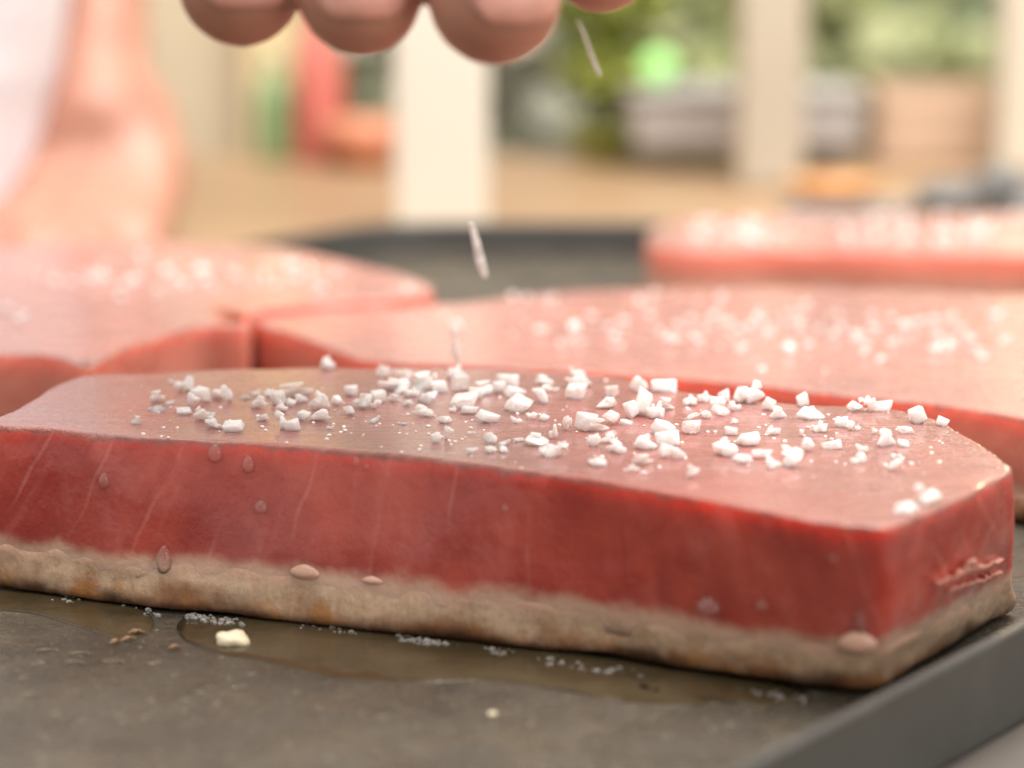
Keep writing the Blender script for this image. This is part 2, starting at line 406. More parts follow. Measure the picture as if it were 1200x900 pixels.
# ------------------------------------------------------------------ tuna steaks
def catmull(ctrl, m):
    n = len(ctrl); res = []
    for i in range(n):
        p0, p1, p2, p3 = (Vector(ctrl[(i + k - 1) % n]) for k in range(4))
        for j in range(m):
            t = j / m
            t0 = 0.0; t1 = t0 + max(1e-6, (p1 - p0).length) ** 0.5; t2 = t1 + max(1e-6, (p2 - p1).length) ** 0.5; t3 = t2 + max(1e-6, (p3 - p2).length) ** 0.5
            tt = t1 + (t2 - t1) * t
            a1 = p0 * ((t1 - tt) / (t1 - t0)) + p1 * ((tt - t0) / (t1 - t0)); a2 = p1 * ((t2 - tt) / (t2 - t1)) + p2 * ((tt - t1) / (t2 - t1))
            a3 = p2 * ((t3 - tt) / (t3 - t2)) + p3 * ((tt - t2) / (t3 - t2))
            b1 = a1 * ((t2 - tt) / (t2 - t0)) + a2 * ((tt - t0) / (t2 - t0)); b2 = a2 * ((t3 - tt) / (t3 - t1)) + a3 * ((tt - t1) / (t3 - t1))
            res.append(b1 * ((t2 - tt) / (t2 - t1)) + b2 * ((tt - t1) / (t2 - t1)))
    return res
def normals2(poly):
    n = len(poly); r = []
    for i in range(n):
        d = poly[(i + 1) % n] - poly[i - 1]; v = Vector((d.y, -d.x, 0)); r.append(v.normalized())
    return r
def inside(poly, x, y):
    c = False; n = len(poly)
    for i in range(n):
        a, b = poly[i], poly[i - 1]
        if (a.y > y) != (b.y > y) and x < (b.x - a.x) * (y - a.y) / (b.y - a.y) + a.x: c = not c
    return c
def ring_mesh(rings, cap_top=True):
    bm = bmesh.new(); n = len(rings[0])
    R = [[bm.verts.new(p) for p in r] for r in rings]
    for a, b in zip(R, R[1:]):
        for k in range(n): bm.faces.new((a[k], a[(k + 1) % n], b[(k + 1) % n], b[k]))
    for ring in (R[0], R[-1]):                            # caps: constrained Delaunay with a grid of inner points
        pts = [Vector((v.co.x, v.co.y)) for v in ring]; z = ring[0].co.z
        x0, x1 = min(p.x for p in pts), max(p.x for p in pts); y0, y1 = min(p.y for p in pts), max(p.y for p in pts)
        st = max((x1 - x0), (y1 - y0)) / 26
        inner = []
        for a in range(1, int((x1 - x0) / st) + 1):
            for b in range(1, int((y1 - y0) / st) + 1):
                g = Vector((x0 + a * st, y0 + b * st * 0.97))
                if inside(pts, g.x, g.y) and min((g - p).length for p in pts) > st * 0.4: inner.append(g)
        vo, eo, fo, ov, oe, of = delaunay_2d_cdt(pts + inner, [(k, (k + 1) % n) for k in range(n)], [], 1, 1e-7)
        vm = []
        for q, src in zip(vo, ov):
            k = [i for i in src if i < n]
            vm.append(ring[k[0]] if k else bm.verts.new((q.x, q.y, z)))
        for f in fo:
            try: bm.faces.new([vm[i] for i in f])
            except ValueError: pass
    bmesh.ops.recalc_face_normals(bm, faces=bm.faces)
    return bm
TOPS = {}
def steak(key, name_label, top, bot, t, cook, mat_f, mat_s, m=10, round_r=0.0007, seed=0, bulge=0.0010):
    """top / bot: matching outlines (world xy, counter-clockwise); t thickness; cook: height of the seared layer"""
    T = catmull([Vector((p[0], p[1], 0)) for p in top], m); B = catmull([Vector((p[0], p[1], 0)) for p in bot], m)
    N = normals2(T); n = len(T)
    cx = sum((p.x for p in T)) / n; cyy = sum((p.y for p in T)) / n
    th = empty('tuna_steak', (cx, cyy, 0.0004), name_label, 'tuna steak', 'salted tuna steaks in the pan')
    def nz(p, s, k): return noise.noise(Vector((p.x * s + seed * 7.1, p.y * s, k)))
    def at(i, z, off):
        k = z / t; p = B[i] * (1 - k) + T[i] * k
        u = sin(pi * min(1, max(0, k)))
        o = off + bulge * u * (0.4 + 0.6 * nz(p, 22, z * 30)) + 0.00045 * nz(p, 70, z * 90) + 0.00022 * nz(p, 310, z * 260)
        return Vector((p.x, p.y, z)) + N[i] * o
    # raw flesh
    rings = []
    zs = [cook - 0.0045 + (t - round_r - cook + 0.0045) * k / 14 for k in range(15)]
    for z in zs: rings.append([at(i, z, 0.0) for i in range(n)])
    for a in (0.35, 0.7, 1.05, 1.4):
        rings.append([at(i, t - round_r * (1 - sin(a)) + 0.00025 * nz(T[i], 120, 3) + 0.00012 * nz(T[i], 420, 3), -round_r * (1 - cos(a))) for i in range(n)])
    for ins in (0.0004, 0.0011, 0.0022): rings.append([Vector((p.x, p.y, t)) for p in (at(i, t, -round_r - ins) for i in range(n))])
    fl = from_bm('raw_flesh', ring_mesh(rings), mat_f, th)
    # seared layer: a little proud of the raw flesh, uneven upper edge, crusty foot
    def zc(i): return cook + 0.0009 * nz(T[i], 45, 9.0) + 0.0012 * nz(T[i], 150, 4.0) + 0.0006 * nz(T[i], 420, 4.0)
    rings = []
    for k, off in ((0.0, -0.0024), (0.0, -0.0012), (0.03, -0.0003), (0.09, 0.0003), (0.18, 0.0005), (0.3, 0.0006), (0.42, 0.0005), (0.54, 0.0004), (0.66, 0.0003), (0.77, 0.00015), (0.86, 0.0000), (0.93, -0.0002), (0.98, -0.0005), (1.0, -0.0014)):
        ring = []
        for i in range(n):
            z = 0.0004 + zc(i) * k
            q = at(i, z, off + 0.0008 * (1 - k) * nz(T[i], 60, 2.0) + 0.0005 * nz(T[i], 210, z * 400))
            if k < 0.15: q.z += max(0.0, 0.0011 * nz(T[i], 70, 5.0)) * (1 if k < 0.05 else 0.5)
            ring.append(q)
        rings.append(ring)
    from_bm('seared_layer', ring_mesh(rings), mat_s, th)
    TOPS[key] = (th, t, T)
    return th, fl

# front steak: matching points of the upper and the lower outline
t1 = 0.0335
f_top = [(-14, 496), (60, 503), (150, 511), (300, 519), (450, 531), (600, 549), (725, 567), (850, 590), (950, 609), (1006, 615), (1039, 617), (1073, 606), (1100, 595), (1150, 572), (1178, 556), (1187, 550),
         (1176, 539), (1155, 524), (1125, 507), (1100, 492), (1050, 480), (925, 473), (800, 458), (725, 443), (600, 434), (450, 431), (300, 432), (180, 437), (95, 441), (60, 455), (20, 479)]
f_bot = [(-14, 688), (60, 700), (150, 713), (300, 728), (450, 746), (600, 762), (725, 776), (850, 796), (950, 809), (1000, 812), (1026, 811), (1050, 799), (1095, 772), (1140, 744), (1172, 726), (1182, 720)]
top = [plane(x, y, t1) for x, y in f_top]
bot = [plane(x, y, 0.0) for x, y in f_bot]
for k in range(16, len(top)): bot.append(Vector((top[k].x - 0.001, top[k].y + (0.019 if k == 16 else 0.013 if k == 17 else 0.007 if k == 18 else 0.002), 0)))
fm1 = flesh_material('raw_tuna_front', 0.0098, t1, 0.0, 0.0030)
sm1 = seared_material('seared_tuna_front', 0.0098)
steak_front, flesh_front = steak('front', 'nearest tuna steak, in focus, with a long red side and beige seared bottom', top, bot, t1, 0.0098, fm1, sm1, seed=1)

t2 = 0.024
b_top = [(302, 376), (350, 393), (400, 412), (432, 422), (550, 428), (700, 436), (850, 447), (1000, 463), (1100, 473), (1200, 490), (1270, 506), (1315, 480), (1300, 400),
         (1260, 352), (1200, 347), (1000, 338), (870, 336), (700, 340), (620, 345), (545, 355), (480, 358), (400, 362), (330, 368)]
top = [plane(x, y, t2) for x, y in b_top]
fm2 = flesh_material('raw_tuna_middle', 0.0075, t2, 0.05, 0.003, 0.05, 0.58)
sm2 = seared_material('seared_tuna_middle', 0.0075)
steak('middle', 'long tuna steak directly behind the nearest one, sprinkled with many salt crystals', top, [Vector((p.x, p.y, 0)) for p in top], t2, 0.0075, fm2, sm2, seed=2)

t3 = 0.026
a_top = [(-95, 410), (0, 414), (60, 416), (100, 428), (120, 422), (150, 405), (195, 391), (240, 381), (270, 381), (288, 380), (296, 366), (345, 358), (420, 352), (490, 346), (508, 339),
         (480, 325), (400, 305), (330, 291), (250, 285), (100, 283), (0, 290), (-90, 300), (-150, 350)]
top = [plane(x, y, t3) for x, y in a_top]
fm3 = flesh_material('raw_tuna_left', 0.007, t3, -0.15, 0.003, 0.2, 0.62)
sm3 = seared_material('seared_tuna_left', 0.007)
steak_left, flesh_left = steak('left', 'broad tuna steak at the left with a scalloped cut edge, behind the nearest one', top, [Vector((p.x, p.y, 0)) for p in top], t3, 0.007, fm3, sm3, seed=3)

t4 = 0.020
c_top = [(758, 283), (775, 290), (820, 293), (900, 292), (1050, 295), (1200, 299), (1290, 303), (1320, 280), (1290, 251), (1100, 251), (900, 252), (815, 254), (772, 264)]
top = [plane(x, y, t4) for x, y in c_top]
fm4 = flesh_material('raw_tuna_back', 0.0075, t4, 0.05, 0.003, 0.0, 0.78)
sm4 = seared_material('seared_tuna_back', 0.0075)
steak('back', 'farthest tuna steak, blurred and thickly salted, at the back right of the pan', top, [Vector((p.x, p.y, 0)) for p in top], t4, 0.0075, fm4, sm4, seed=4)

# torn fibres on the end face, a tongue of flesh on the left steak: parts of their steaks
bpy.context.view_layer.update()
def bvh_of(o):
    b = bmesh.new(); b.from_mesh(o.data); b.transform(o.matrix_world); tr = BVHTree.FromBMesh(b); b.free(); return tr
BF = [bvh_of(o) for o in steak_front.children]
def on_front(x, y):
    o, d = ray(x, y); best = None
    for t in BF:
        h = t.ray_cast(o, d)
        if h[0] is not None and (best is None or h[3] < best[3]): best = h
    return best
def ribbon(bm, pts, widths, thick):
    """a thin torn strip lying against the surface, lens-shaped in section"""
    tube(bm, pts, widths, n=8, flat=thick)
bm = bmesh.new()
def torn_strip(path, hmin, hmax, lift, seed):
    r_ = random.Random(seed); prev = None
    for i in range(27):
        u = i / 26 * (len(path) - 1); k = min(int(u), len(path) - 2); f = u - k
        x = path[k][0] * (1 - f) + path[k + 1][0] * f; y = path[k][1] * (1 - f) + path[k + 1][1] * f
        h = on_front(min(x, 1172), y); h2 = on_front(min(x, 1172), y - r_.uniform(hmin, hmax) * math.sin(pi * min(.97, max(.06, i / 26))))
        if not h or not h2: continue
        a = h[0] - h[1] * 0.0003; c = h2[0] + h2[1] * lift * r_.uniform(.4, 1.0); m_ = (a + c) / 2 + h[1] * 0.0004
        row = [bm.verts.new(a + Vector((0, 0, -.0006))), bm.verts.new(m_ + h[1] * .0003), bm.verts.new(c), bm.verts.new(m_ - h[1] * .0003), bm.verts.new(a)]
        if prev:
            for j in range(4): bm.faces.new((prev[j], prev[j + 1], row[j + 1], row[j]))
        prev = row
torn_strip([(1094, 682), (1112, 678), (1128, 672), (1146, 668), (1171, 653)], 4, 15, 0.0016, 4)
torn_strip([(1108, 690), (1130, 686), (1150, 680), (1171, 668)], 3, 10, 0.0012, 9)
torn_strip([(1122, 668), (1130, 664), (1140, 661)], 6, 16, 0.0018, 2)
o = from_bm('torn_fibre', bm, fm_t := plain('torn_tuna', (0.70, 0.33, 0.26), 0.35, 0.15, 300, Subsurface_Weight=0.8), steak_front)
o['label'] = 'pale torn shreds of flesh on the right end face'
fm_t.node_tree.nodes['Principled BSDF'].inputs['Subsurface Radius'].default_value = (0.004, 0.0015, 0.001)
bm = bmesh.new()
P = [plane(250, 361, t3 + 0.0008), plane(266, 364, t3 + 0.0018), plane(280, 371, t3 + 0.0014), plane(290, 381, t3 - 0.003)]
tube(bm, P, (0.0005, 0.0016, 0.0021, 0.0008), n=10, flat=0.5)
from_bm('flesh_flap', bm, plain('flap_tuna', (0.58, 0.10, 0.06), 0.3, 0.1, 100, Subsurface_Weight=0.9), steak_left)['label'] = 'bright red tongue of flesh at the notch'

# ------------------------------------------------------------------ salt
def crystal(seed, angular=True):
    r = random.Random(seed); bm = bmesh.new()
    def lump_(c, sc, cube):
        b2 = bmesh.new()
        if cube: pts = [Vector((sx * r.uniform(.25, .5), sy * r.uniform(.25, .5), sz * r.uniform(.2, .5))) for sx in (-1, 1) for sy in (-1, 1) for sz in (-1, 1)]
        else:
            pts = []
            while len(pts) < r.choice((8, 9, 11)):
                v = Vector((r.gauss(0, 1), r.gauss(0, 1), r.gauss(0, 1))).normalized() * r.uniform(.34, .55)
                if all((v - p).length > .22 for p in pts): pts.append(v)
        for p in pts: b2.verts.new(p)
        bmesh.ops.convex_hull(b2, input=b2.verts)
        for v in [v for v in b2.verts if not v.link_faces]: b2.verts.remove(v)
        bmesh.ops.dissolve_limit(b2, angle_limit=0.22, verts=b2.verts, edges=b2.edges)
        bmesh.ops.bevel(b2, geom=list(b2.edges), offset=0.035, segments=1, affect='EDGES', profile=0.5, clamp_overlap=True)
        rot = Matrix.Rotation(r.uniform(-.5, .5), 3, 'Y') @ Matrix.Rotation(r.uniform(0, 6), 3, 'Z')
        for v in b2.verts: v.co = rot @ v.co * sc + Vector(c)
        bmesh.ops.recalc_face_normals(b2, faces=b2.faces)
        me = bpy.data.meshes.new('lump'); b2.to_mesh(me); b2.free()
        o = bpy.data.objects.new('lump', me); C.objects.link(o); return o
    k = r.random()
    L = [lump_((0, 0, 0), 1.0, k < 0.4)]
    if 0.25 < k < 0.8: L.append(lump_((r.choice((-1, 1)) * r.uniform(.28, .5), r.uniform(-.2, .2), r.uniform(-.25, .35)), r.uniform(.5, .75), r.random() < .5))   # two crystals grown together
    if k > 0.68: L.append(lump_((r.uniform(-.35, .35), r.uniform(-.2, .2), r.uniform(.2, .4)), r.uniform(.4, .6), False))
    for o2 in L[1:]:
        m = L[0].modifiers.new('b', 'BOOLEAN'); m.operation = 'UNION'; m.solver = 'EXACT'; m.object = o2
    ev = L[0].evaluated_get(bpy.context.evaluated_depsgraph_get())
    me = bpy.data.meshes.new_from_object(ev); bm.from_mesh(me); bpy.data.meshes.remove(me)
    for o in L: bpy.data.objects.remove(o)
    xs = [v.co for v in bm.verts]
    lo = Vector((min(c[i] for c in xs) for i in range(3))); hi = Vector((max(c[i] for c in xs) for i in range(3)))
    for v in bm.verts: v.co = Vector(((v.co[i] - lo[i]) / (hi[i] - lo[i]) - 0.5 for i in range(3)))
    for v in bm.verts: v.co.z += 0.5                      # stands on z = 0
    bmesh.ops.recalc_face_normals(bm, faces=bm.faces)
    me = bpy.data.meshes.new('salt_grain'); bm.to_mesh(me); bm.free(); me.materials.append(M['salt'])
    for p in me.polygons: p.use_smooth = False
    return me
CRY = [crystal(100 + k) for k in range(26)]
def px_scale(p): return (p.y * cos(PITCH) + (CAM_H - p.z) * sin(PITCH)) / F_PX
def grain(p, w, d, h, label, group, tilt=0.25):
    o = bpy.data.objects.new('salt_grain', CRY[rnd.randrange(len(CRY))]); C.objects.link(o)
    o.location = p; o.scale = (w, d, h)
    o.rotation_euler = (rnd.uniform(-tilt, tilt), rnd.uniform(-tilt, tilt), rnd.uniform(-0.5, 0.5) + rnd.choice((0, pi)))
    return tag(o, label, 'salt grain', group)

FG = [  # salt on the nearest steak: centre and size in the photograph
 (186,465,17,15),(216,451,22,20),(199,472,12,5),(184,479,22,5),(159,493,12,10),(216,482,17,7),(224,470,16,16),(236,464,20,18),(254,462,12,12),(267,463,14,20),(287,465,14,6),(239,486,26,20),(247,496,24,16),
 (275,500,24,12),(299,461,12,9),(305,472,20,16),(316,461,14,10),(325,467,20,18),(347,460,40,14),(330,477,13,14),(352,467,16,12),(374,471,24,24),(377,487,24,16),(310,490,16,9),(327,494,18,20),(342,498,18,16),
 (355,488,14,11),(385,501,9,5),(394,470,13,11),(410,458,15,14),(384,426,17,17),(422,472,20,18),(409,482,14,12),(340,472,10,9),
 (451,436,18,16),(473,440,21,14),(459,451,30,16),(470,454,26,14),(444,465,22,14),(427,472,16,18),(440,475,14,12),(461,467,16,10),(482,460,18,12),(495,448,26,20),(514,451,20,22),(500,465,28,16),(495,482,26,14),
 (479,472,14,8),(439,492,14,8),(471,496,14,5),(520,492,18,9),(531,437,17,19),(542,451,20,20),(564,456,26,18),(546,472,34,16),(556,462,16,14),(530,480,9,8),(550,481,20,10),(570,490,28,12),(594,447,26,18),
 (584,455,14,14),(602,461,26,12),(606,474,32,20),(637,446,22,12),(646,456,16,9),(635,464,20,22),(677,437,20,12),(679,449,32,12),(677,460,26,18),(606,492,14,10),(623,488,12,9),(637,490,12,9),(512,514,12,12),
 (525,509,12,16),(552,507,11,6),(575,515,16,14),(590,519,16,8),(575,527,14,8),(589,527,10,8),(554,529,14,8),(607,515,12,7),(627,516,26,16),(644,526,30,22),(649,507,10,18),(666,497,11,18),(661,522,10,9),
 (717,460,16,14),(711,472,26,16),(686,496,26,22),(700,499,24,18),(721,491,34,17),(749,452,20,18),(751,475,22,34),(742,482,16,20),(767,482,22,20),(781,474,18,16),(777,453,30,12),(696,517,16,16),(711,514,20,12),
 (720,524,24,16),(717,509,12,8),(699,541,22,12),(754,539,24,14),(741,550,18,8),(754,554,9,5),(756,519,27,20),(776,502,24,18),(782,514,28,18),(781,530,22,16),(797,532,14,14),(810,554,16,16),(809,470,16,14),
 (824,466,16,14),(812,489,16,10),(811,501,22,18),(827,486,12,10),(840,472,18,16),(850,465,12,14),(844,482,20,12),(862,477,15,13),(872,465,22,20),(886,462,24,27),(900,475,15,16),(912,484,22,16),(861,494,8,7),
 (856,506,16,10),(879,515,26,16),(906,505,18,12),(849,525,28,24),(870,539,24,10),(893,533,20,12),(902,545,14,10),(926,530,24,14),(929,540,24,20),(906,541,20,12),(941,470,17,17),(950,485,32,14),(962,501,17,14),
 (986,495,16,15),(999,500,16,12),(1005,476,20,16),(1017,475,14,18),(1035,476,24,12),(1077,487,18,22),(1104,495,14,12),(1039,514,26,22),(1024,506,8,8),(1059,520,15,8),(1061,504,18,9),(939,508,6,8),(947,523,15,16),
 (976,522,22,11),(1012,526,15,12),(1006,537,20,13),(1050,534,13,7),(1050,546,17,14),(1085,582,31,23),(1061,595,28,18)]
SPECIAL = {
 (384,426): 'lone salt crystal at the back edge of the nearest steak, left of the big cluster',
 (886,462): 'tallest white salt crystal, standing at the back edge of the nearest steak',
 (1085,582): 'larger blurred salt crystal at the right front corner of the nearest steak',
 (1061,595): 'smaller blurred salt crystal at the right front corner of the nearest steak',
 (849,525): 'chunky rounded white salt crystal alone on the right half of the nearest steak',
 (810,554): 'single salt crystal nearest the front edge of the nearest steak',
 (216,451): 'peaked translucent salt crystal at the back left of the nearest steak',
 (267,463): 'upright oblong salt crystal on the left end of the nearest steak',
 (275,500): 'thin slanting salt flake at the front left of the nearest steak',
 (1104,495): 'rightmost small clear salt crystal on the nearest steak, by its golden edge',
 (1077,487): 'upright salt crystal near the back right curve of the nearest steak',
 (1039,514): 'square block of salt near the right end of the nearest steak',
 (186,465): 'salt crystal farthest left of the large ones on the nearest steak',
 (531,437): 'tapered upright salt crystal at the back edge, right of the big cluster',
 (777,453): 'flat oval salt flake at the back edge of the nearest steak',
 (751,475): 'tall pointed salt crystal amid the middle right cluster of the nearest steak'}
def zone(x):
    if x < 290: return 'small white salt crystal scattered on the left end of the nearest tuna steak'
    if x < 425: return 'white salt crystal in the row left of the big cluster, nearest tuna steak'
    if x < 660: return 'white salt crystal in the big cluster at the middle of the nearest tuna steak'
    if x < 830: return 'white salt crystal in the cluster right of the middle, nearest tuna steak'
    if x < 935: return 'white salt crystal beside the tallest one on the nearest tuna steak'
    return 'white salt crystal scattered on the right end of the nearest tuna steak'
zone_group = lambda x: ['salt on the left end of the nearest steak', 'salt row left of the big cluster', 'salt in the big cluster on the nearest steak', 'salt in the cluster right of the middle', 'salt round the tallest crystal', 'salt on the right end of the nearest steak'][
    0 if x < 290 else 1 if x < 425 else 2 if x < 660 else 3 if x < 830 else 4 if x < 935 else 5]
NAMED = {0: 'left end', 1: 'row left of the big cluster', 2: 'big cluster at the middle', 3: 'cluster right of the middle', 4: 'group beside the tallest crystal', 5: 'right end'}
zi = lambda x: 0 if x < 290 else 1 if x < 425 else 2 if x < 660 else 3 if x < 830 else 4 if x < 935 else 5
def superlatives(items, where):
    """labels for the crystals of one patch that stand out: by place at its edge, by size, by shape"""
    res = {}
    def pick(key, word, rev=False):
        for it in sorted(items, key=key, reverse=rev):
            if it not in res and it[:2] not in SPECIAL: res[it] = word % where; return
    pick(lambda i: i[0], 'leftmost unnamed salt crystal of the %s, nearest steak'.replace('unnamed ', ''))
    pick(lambda i: i[0], 'rightmost salt crystal of the %s, nearest steak', True)
    pick(lambda i: i[1], 'salt crystal standing farthest back in the %s, nearest steak')
    pick(lambda i: i[1], 'salt crystal closest to the front in the %s, nearest steak', True)
    pick(lambda i: i[2], 'widest salt crystal in the %s, nearest steak', True)
    pick(lambda i: i[3], 'tallest upright salt crystal in the %s, nearest steak', True)
    pick(lambda i: i[2] / i[3], 'flattest long salt flake in the %s, nearest steak', True)
    pick(lambda i: i[2] * i[3], 'tiniest salt grain in the %s, nearest steak')
    pick(lambda i: i[2] * i[3], 'bulkiest salt crystal in the %s, nearest steak', True)
    return res
SUP = {}
for k in range(6): SUP.update(superlatives([i for i in FG if zi(i[0]) == k], NAMED[k]))
for x, y, wpx, hpx in FG:
    hp0 = hpx; p = plane(x, y + 0.36 * hp0, t1 + 0.0001); s = px_scale(p)
    wd = 1.1 * wpx * s; hpx *= 1.15; dp = wd * rnd.uniform(0.65, 0.95)
    ht = max(0.42 * wd if hpx > 8 else 0.2 * wd, (hpx - 0.12 * wpx) * s)
    if hpx <= 9: ht *= 0.8
    p.y += 0.0004; p.z -= 0.08 * ht
    lab = SPECIAL.get((x, y)) or SUP.get((x, y, wpx, hp0)) or zone(x)
    grain(p, wd, dp, ht, lab, zone_group(x))

def strew(key, spots, label, group, t, where=None):
    th, tt, T = TOPS[key]
    spots = [q for q in spots if inside(T, plane(q[0], q[1], t).x, plane(q[0], q[1], t).y)]
    own = {}
    if where:
        for k_, rev, word in ((0, False, 'leftmost blurred salt crystal on %s'), (0, True, 'rightmost blurred salt crystal on %s'), (1, False, 'blurred salt crystal farthest back on %s'),
                              (1, True, 'blurred salt crystal nearest the front edge on %s'), (2, True, 'largest blurred salt crystal on %s')):
            for q in sorted(spots, key=lambda q: q[k_], reverse=rev):
                if q not in own: own[q] = word % where; break
    for q in spots:
        x, y, sz = q
        p = plane(x, y, t + 0.0001)
        wd = sz * px_scale(p)
        p.z -= 0.0002
        grain(p, wd, wd * rnd.uniform(0.65, 0.95), wd * rnd.uniform(0.65, 1.0), own.get(q, label), group)
def cloud(n, x0, x1, y0, y1, s0, s1, clumps=6):
    cs = [(rnd.uniform(x0, x1), rnd.uniform(y0, y1)) for _ in range(clumps)]
    out = []
    for _ in range(n):
        if rnd.random() < 0.5: x, y = rnd.uniform(x0, x1), rnd.uniform(y0, y1)
        else:
            c = rnd.choice(cs); x, y = c[0] + rnd.gauss(0, (x1 - x0) * 0.06), min(y1, max(y0, c[1] + rnd.gauss(0, (y1 - y0) * 0.15)))
        out.append((x, y, rnd.uniform(s0, s1)))
    return out
MID = [(110,52,16),(165,55,16),(135,128,20),(210,122,26),(250,95,18),(425,150,27),(480,148,26),(578,170,24),(685,170,26),(730,160,17),(625,215,18),(765,212,14),(885,190,20),(1005,170,28),(1010,138,22),(1085,150,24),
       (1110,187,18),(870,120,20),(940,120,24),(965,112,20),(535,50,20),(720,70,20),(620,105,24),(600,120,20),(575,125,20),(520,95,20),(545,110,22),(500,120,18),(470,100,18),(380,95,18),(320,105,20),(290,120,18),(300,140,16),
       (230,150,15),(800,120,20),(780,135,18),(825,135,16),(855,155,16),(905,155,16),(1135,95,20),(180,155,14),(315,155,14),(390,45,22),(610,185,10),(640,130,18),(670,110,16),(400,125,18),(440,110,18),(355,60,14),(1000,100,18),(910,95,16)]
strew('middle', [(560 + cx * .533, 320 + cy * .533 + 3, s * 0.62) for cx, cy, s in MID] + cloud(16, 900, 1180, 365, 420, 8, 12) + [(1170, 372, 12)],
      'softly blurred white salt crystal on the long steak behind the nearest one', 'salt on the long middle steak', t2, 'the right part of the long middle steak')
strew('middle', [(537, 388, 13), (493, 357, 13), (392, 357, 12), (600, 352, 12), (640, 356, 11), (466, 380, 8), (520, 372, 9)],
      'stray blurred salt crystal on the bare left part of the long middle steak', 'stray salt on the left part of the middle steak', t2)
LEFT = [(370,65,22),(265,120,26),(235,130,20),(180,135,20),(100,125,20),(345,125,22),(330,140,22),(310,170,18),(430,105,24),(450,125,22),(410,155,20),(520,105,28),(535,130,20),(610,112,28),(655,125,18),(690,120,16),(765,85,22),
        (770,120,20),(880,110,22),(840,150,18),(1065,150,22),(1090,190,22),(1110,185,18),(870,195,18),(1035,240,12),(15,200,20),(60,215,22),(50,235,18),(820,135,18),(720,140,16),(140,130,16),(560,140,16),(480,140,18)]
strew('left', [(cx * .45, 270 + cy * .45 + 4, s * 0.60) for cx, cy, s in LEFT] + cloud(10, 40, 460, 312, 340, 7, 12),
      'blurred white salt crystal on the broad steak at the left', 'salt on the broad left steak', t3, 'the broad steak at the left')
strew('back', [(x, y, s) for x, y, s in cloud(24, 985, 1195, 257, 285, 9, 14, 8) + cloud(16, 815, 905, 259, 285, 9, 14, 4)],
      'strongly blurred white salt crystal on the farthest steak', 'salt on the farthest steak', t4, 'the farthest steak')
# fine salt and crumbs of it between the big crystals
def dust(key, t, n, x0, x1, y0, y1, label):
    bm = bmesh.new(); th, tt, T = TOPS[key]
    for _ in range(n):
        x = rnd.uniform(x0, x1); y = rnd.gauss((y0 + y1) / 2, (y1 - y0) / 4)
        p = plane(x, y, t + 0.0001)
        if not inside(T, p.x, p.y): continue
        r = rnd.uniform(1.2, 3.2) * px_scale(p)
        g = bmesh.ops.create_icosphere(bm, subdivisions=1, radius=r)
        for v in g['verts']:
            v.co = v.co * rnd.uniform(0.75, 1.1); v.co.z *= 0.6; v.co += p
    tag(from_bm('fine_salt', bm, M['dust'], smooth=False, origin=tuple(th.location)), label, 'salt', kind='stuff')
dust('front', t1, 230, 150, 1110, 445, 565, 'fine salt specks lying between the big crystals on the nearest steak')
dust('middle', t2, 60, 600, 1190, 350, 425, 'fine salt specks on the long middle steak')

dust('left', t3, 70, 20, 420, 295, 340, 'fine salt specks on the broad steak at the left')
dust('back', t4, 110, 800, 1195, 256, 288, 'fine salt specks on the farthest steak')

# slivers of salt on their way down from the fingers
m_sl = salt_material('clear_salt', 0.6, 0.6)
for (x, y, Y, wpx, hpx, tl), lab in zip(((690, 56, 0.40, 6, 68, 0.40), (560, 293, 0.50, 12, 62, 0.26), (533, 403, 0.50, 11, 40, 0.15)),
        ('thin pale sliver of salt falling just right of the fingertips', 'thin pale sliver of salt falling in front of the dark pan back', 'thin pale sliver of salt falling just above the nearest steak')):
    p = depth(x, y, Y); s = px_scale(p); bm = bmesh.new()
    tube(bm, [(0, 0, hpx * s * .5), (0.0001, 0, hpx * s * .2), (-.0001, 0, -hpx * s * .2), (0, 0, -hpx * s * .5)], (wpx * s * .22, wpx * s * .36, wpx * s * .46, wpx * s * .34), n=6, flat=0.6)
    o = from_bm('salt_grain', bm, m_sl, smooth=False); o.location = p
    tag(o, lab, 'salt grain', 'salt slivers in mid air'); o.rotation_euler = (0, -tl, 0.2)

# toasted crumbs on the pan
def lump(name, p, sx, sy, sz, mat, label, cat, seed):
    bm = bmesh.new(); bmesh.ops.create_icosphere(bm, subdivisions=3, radius=0.5)
    for v in bm.verts:
        k = 1 + 0.35 * noise.noise(v.co * 2.3 + Vector((seed, 0, 0))) + 0.12 * noise.noise(v.co * 6 + Vector((seed, 3, 0)))
        v.co = Vector((v.co.x * sx * k, v.co.y * sy * k, max(-0.28, v.co.z) * sz * k + 0.28 * sz))
        v.co += Vector(p)
    return tag(from_bm(name, bm, mat, origin=p), label, cat)
m_crumb = plain('crumb', (0.84, 0.74, 0.55), 0.5, 0.12, 500, bump=0.3, Subsurface_Weight=0.6)
m_crumb.node_tree.nodes['Principled BSDF'].inputs['Subsurface Radius'].default_value = (0.002, 0.0012, 0.0006)
p = plane(273, 755, 0.0); s = px_scale(p)
lump('bread_crumb', p, 40 * s, 30 * s, 21 * s, m_crumb, 'cream coloured crumb lying on the pan in front of the nearest steak', 'crumb', 3)
for x, y, ww, lab in ((577, 838, 10, 'tiny pale crumb near the middle of the pan front'),):
    p = plane(x, y, 0.0); s = px_scale(p); lump('bread_crumb', p, ww * s, ww * s * .8, ww * s * .6, m_crumb, lab, 'crumb', x)

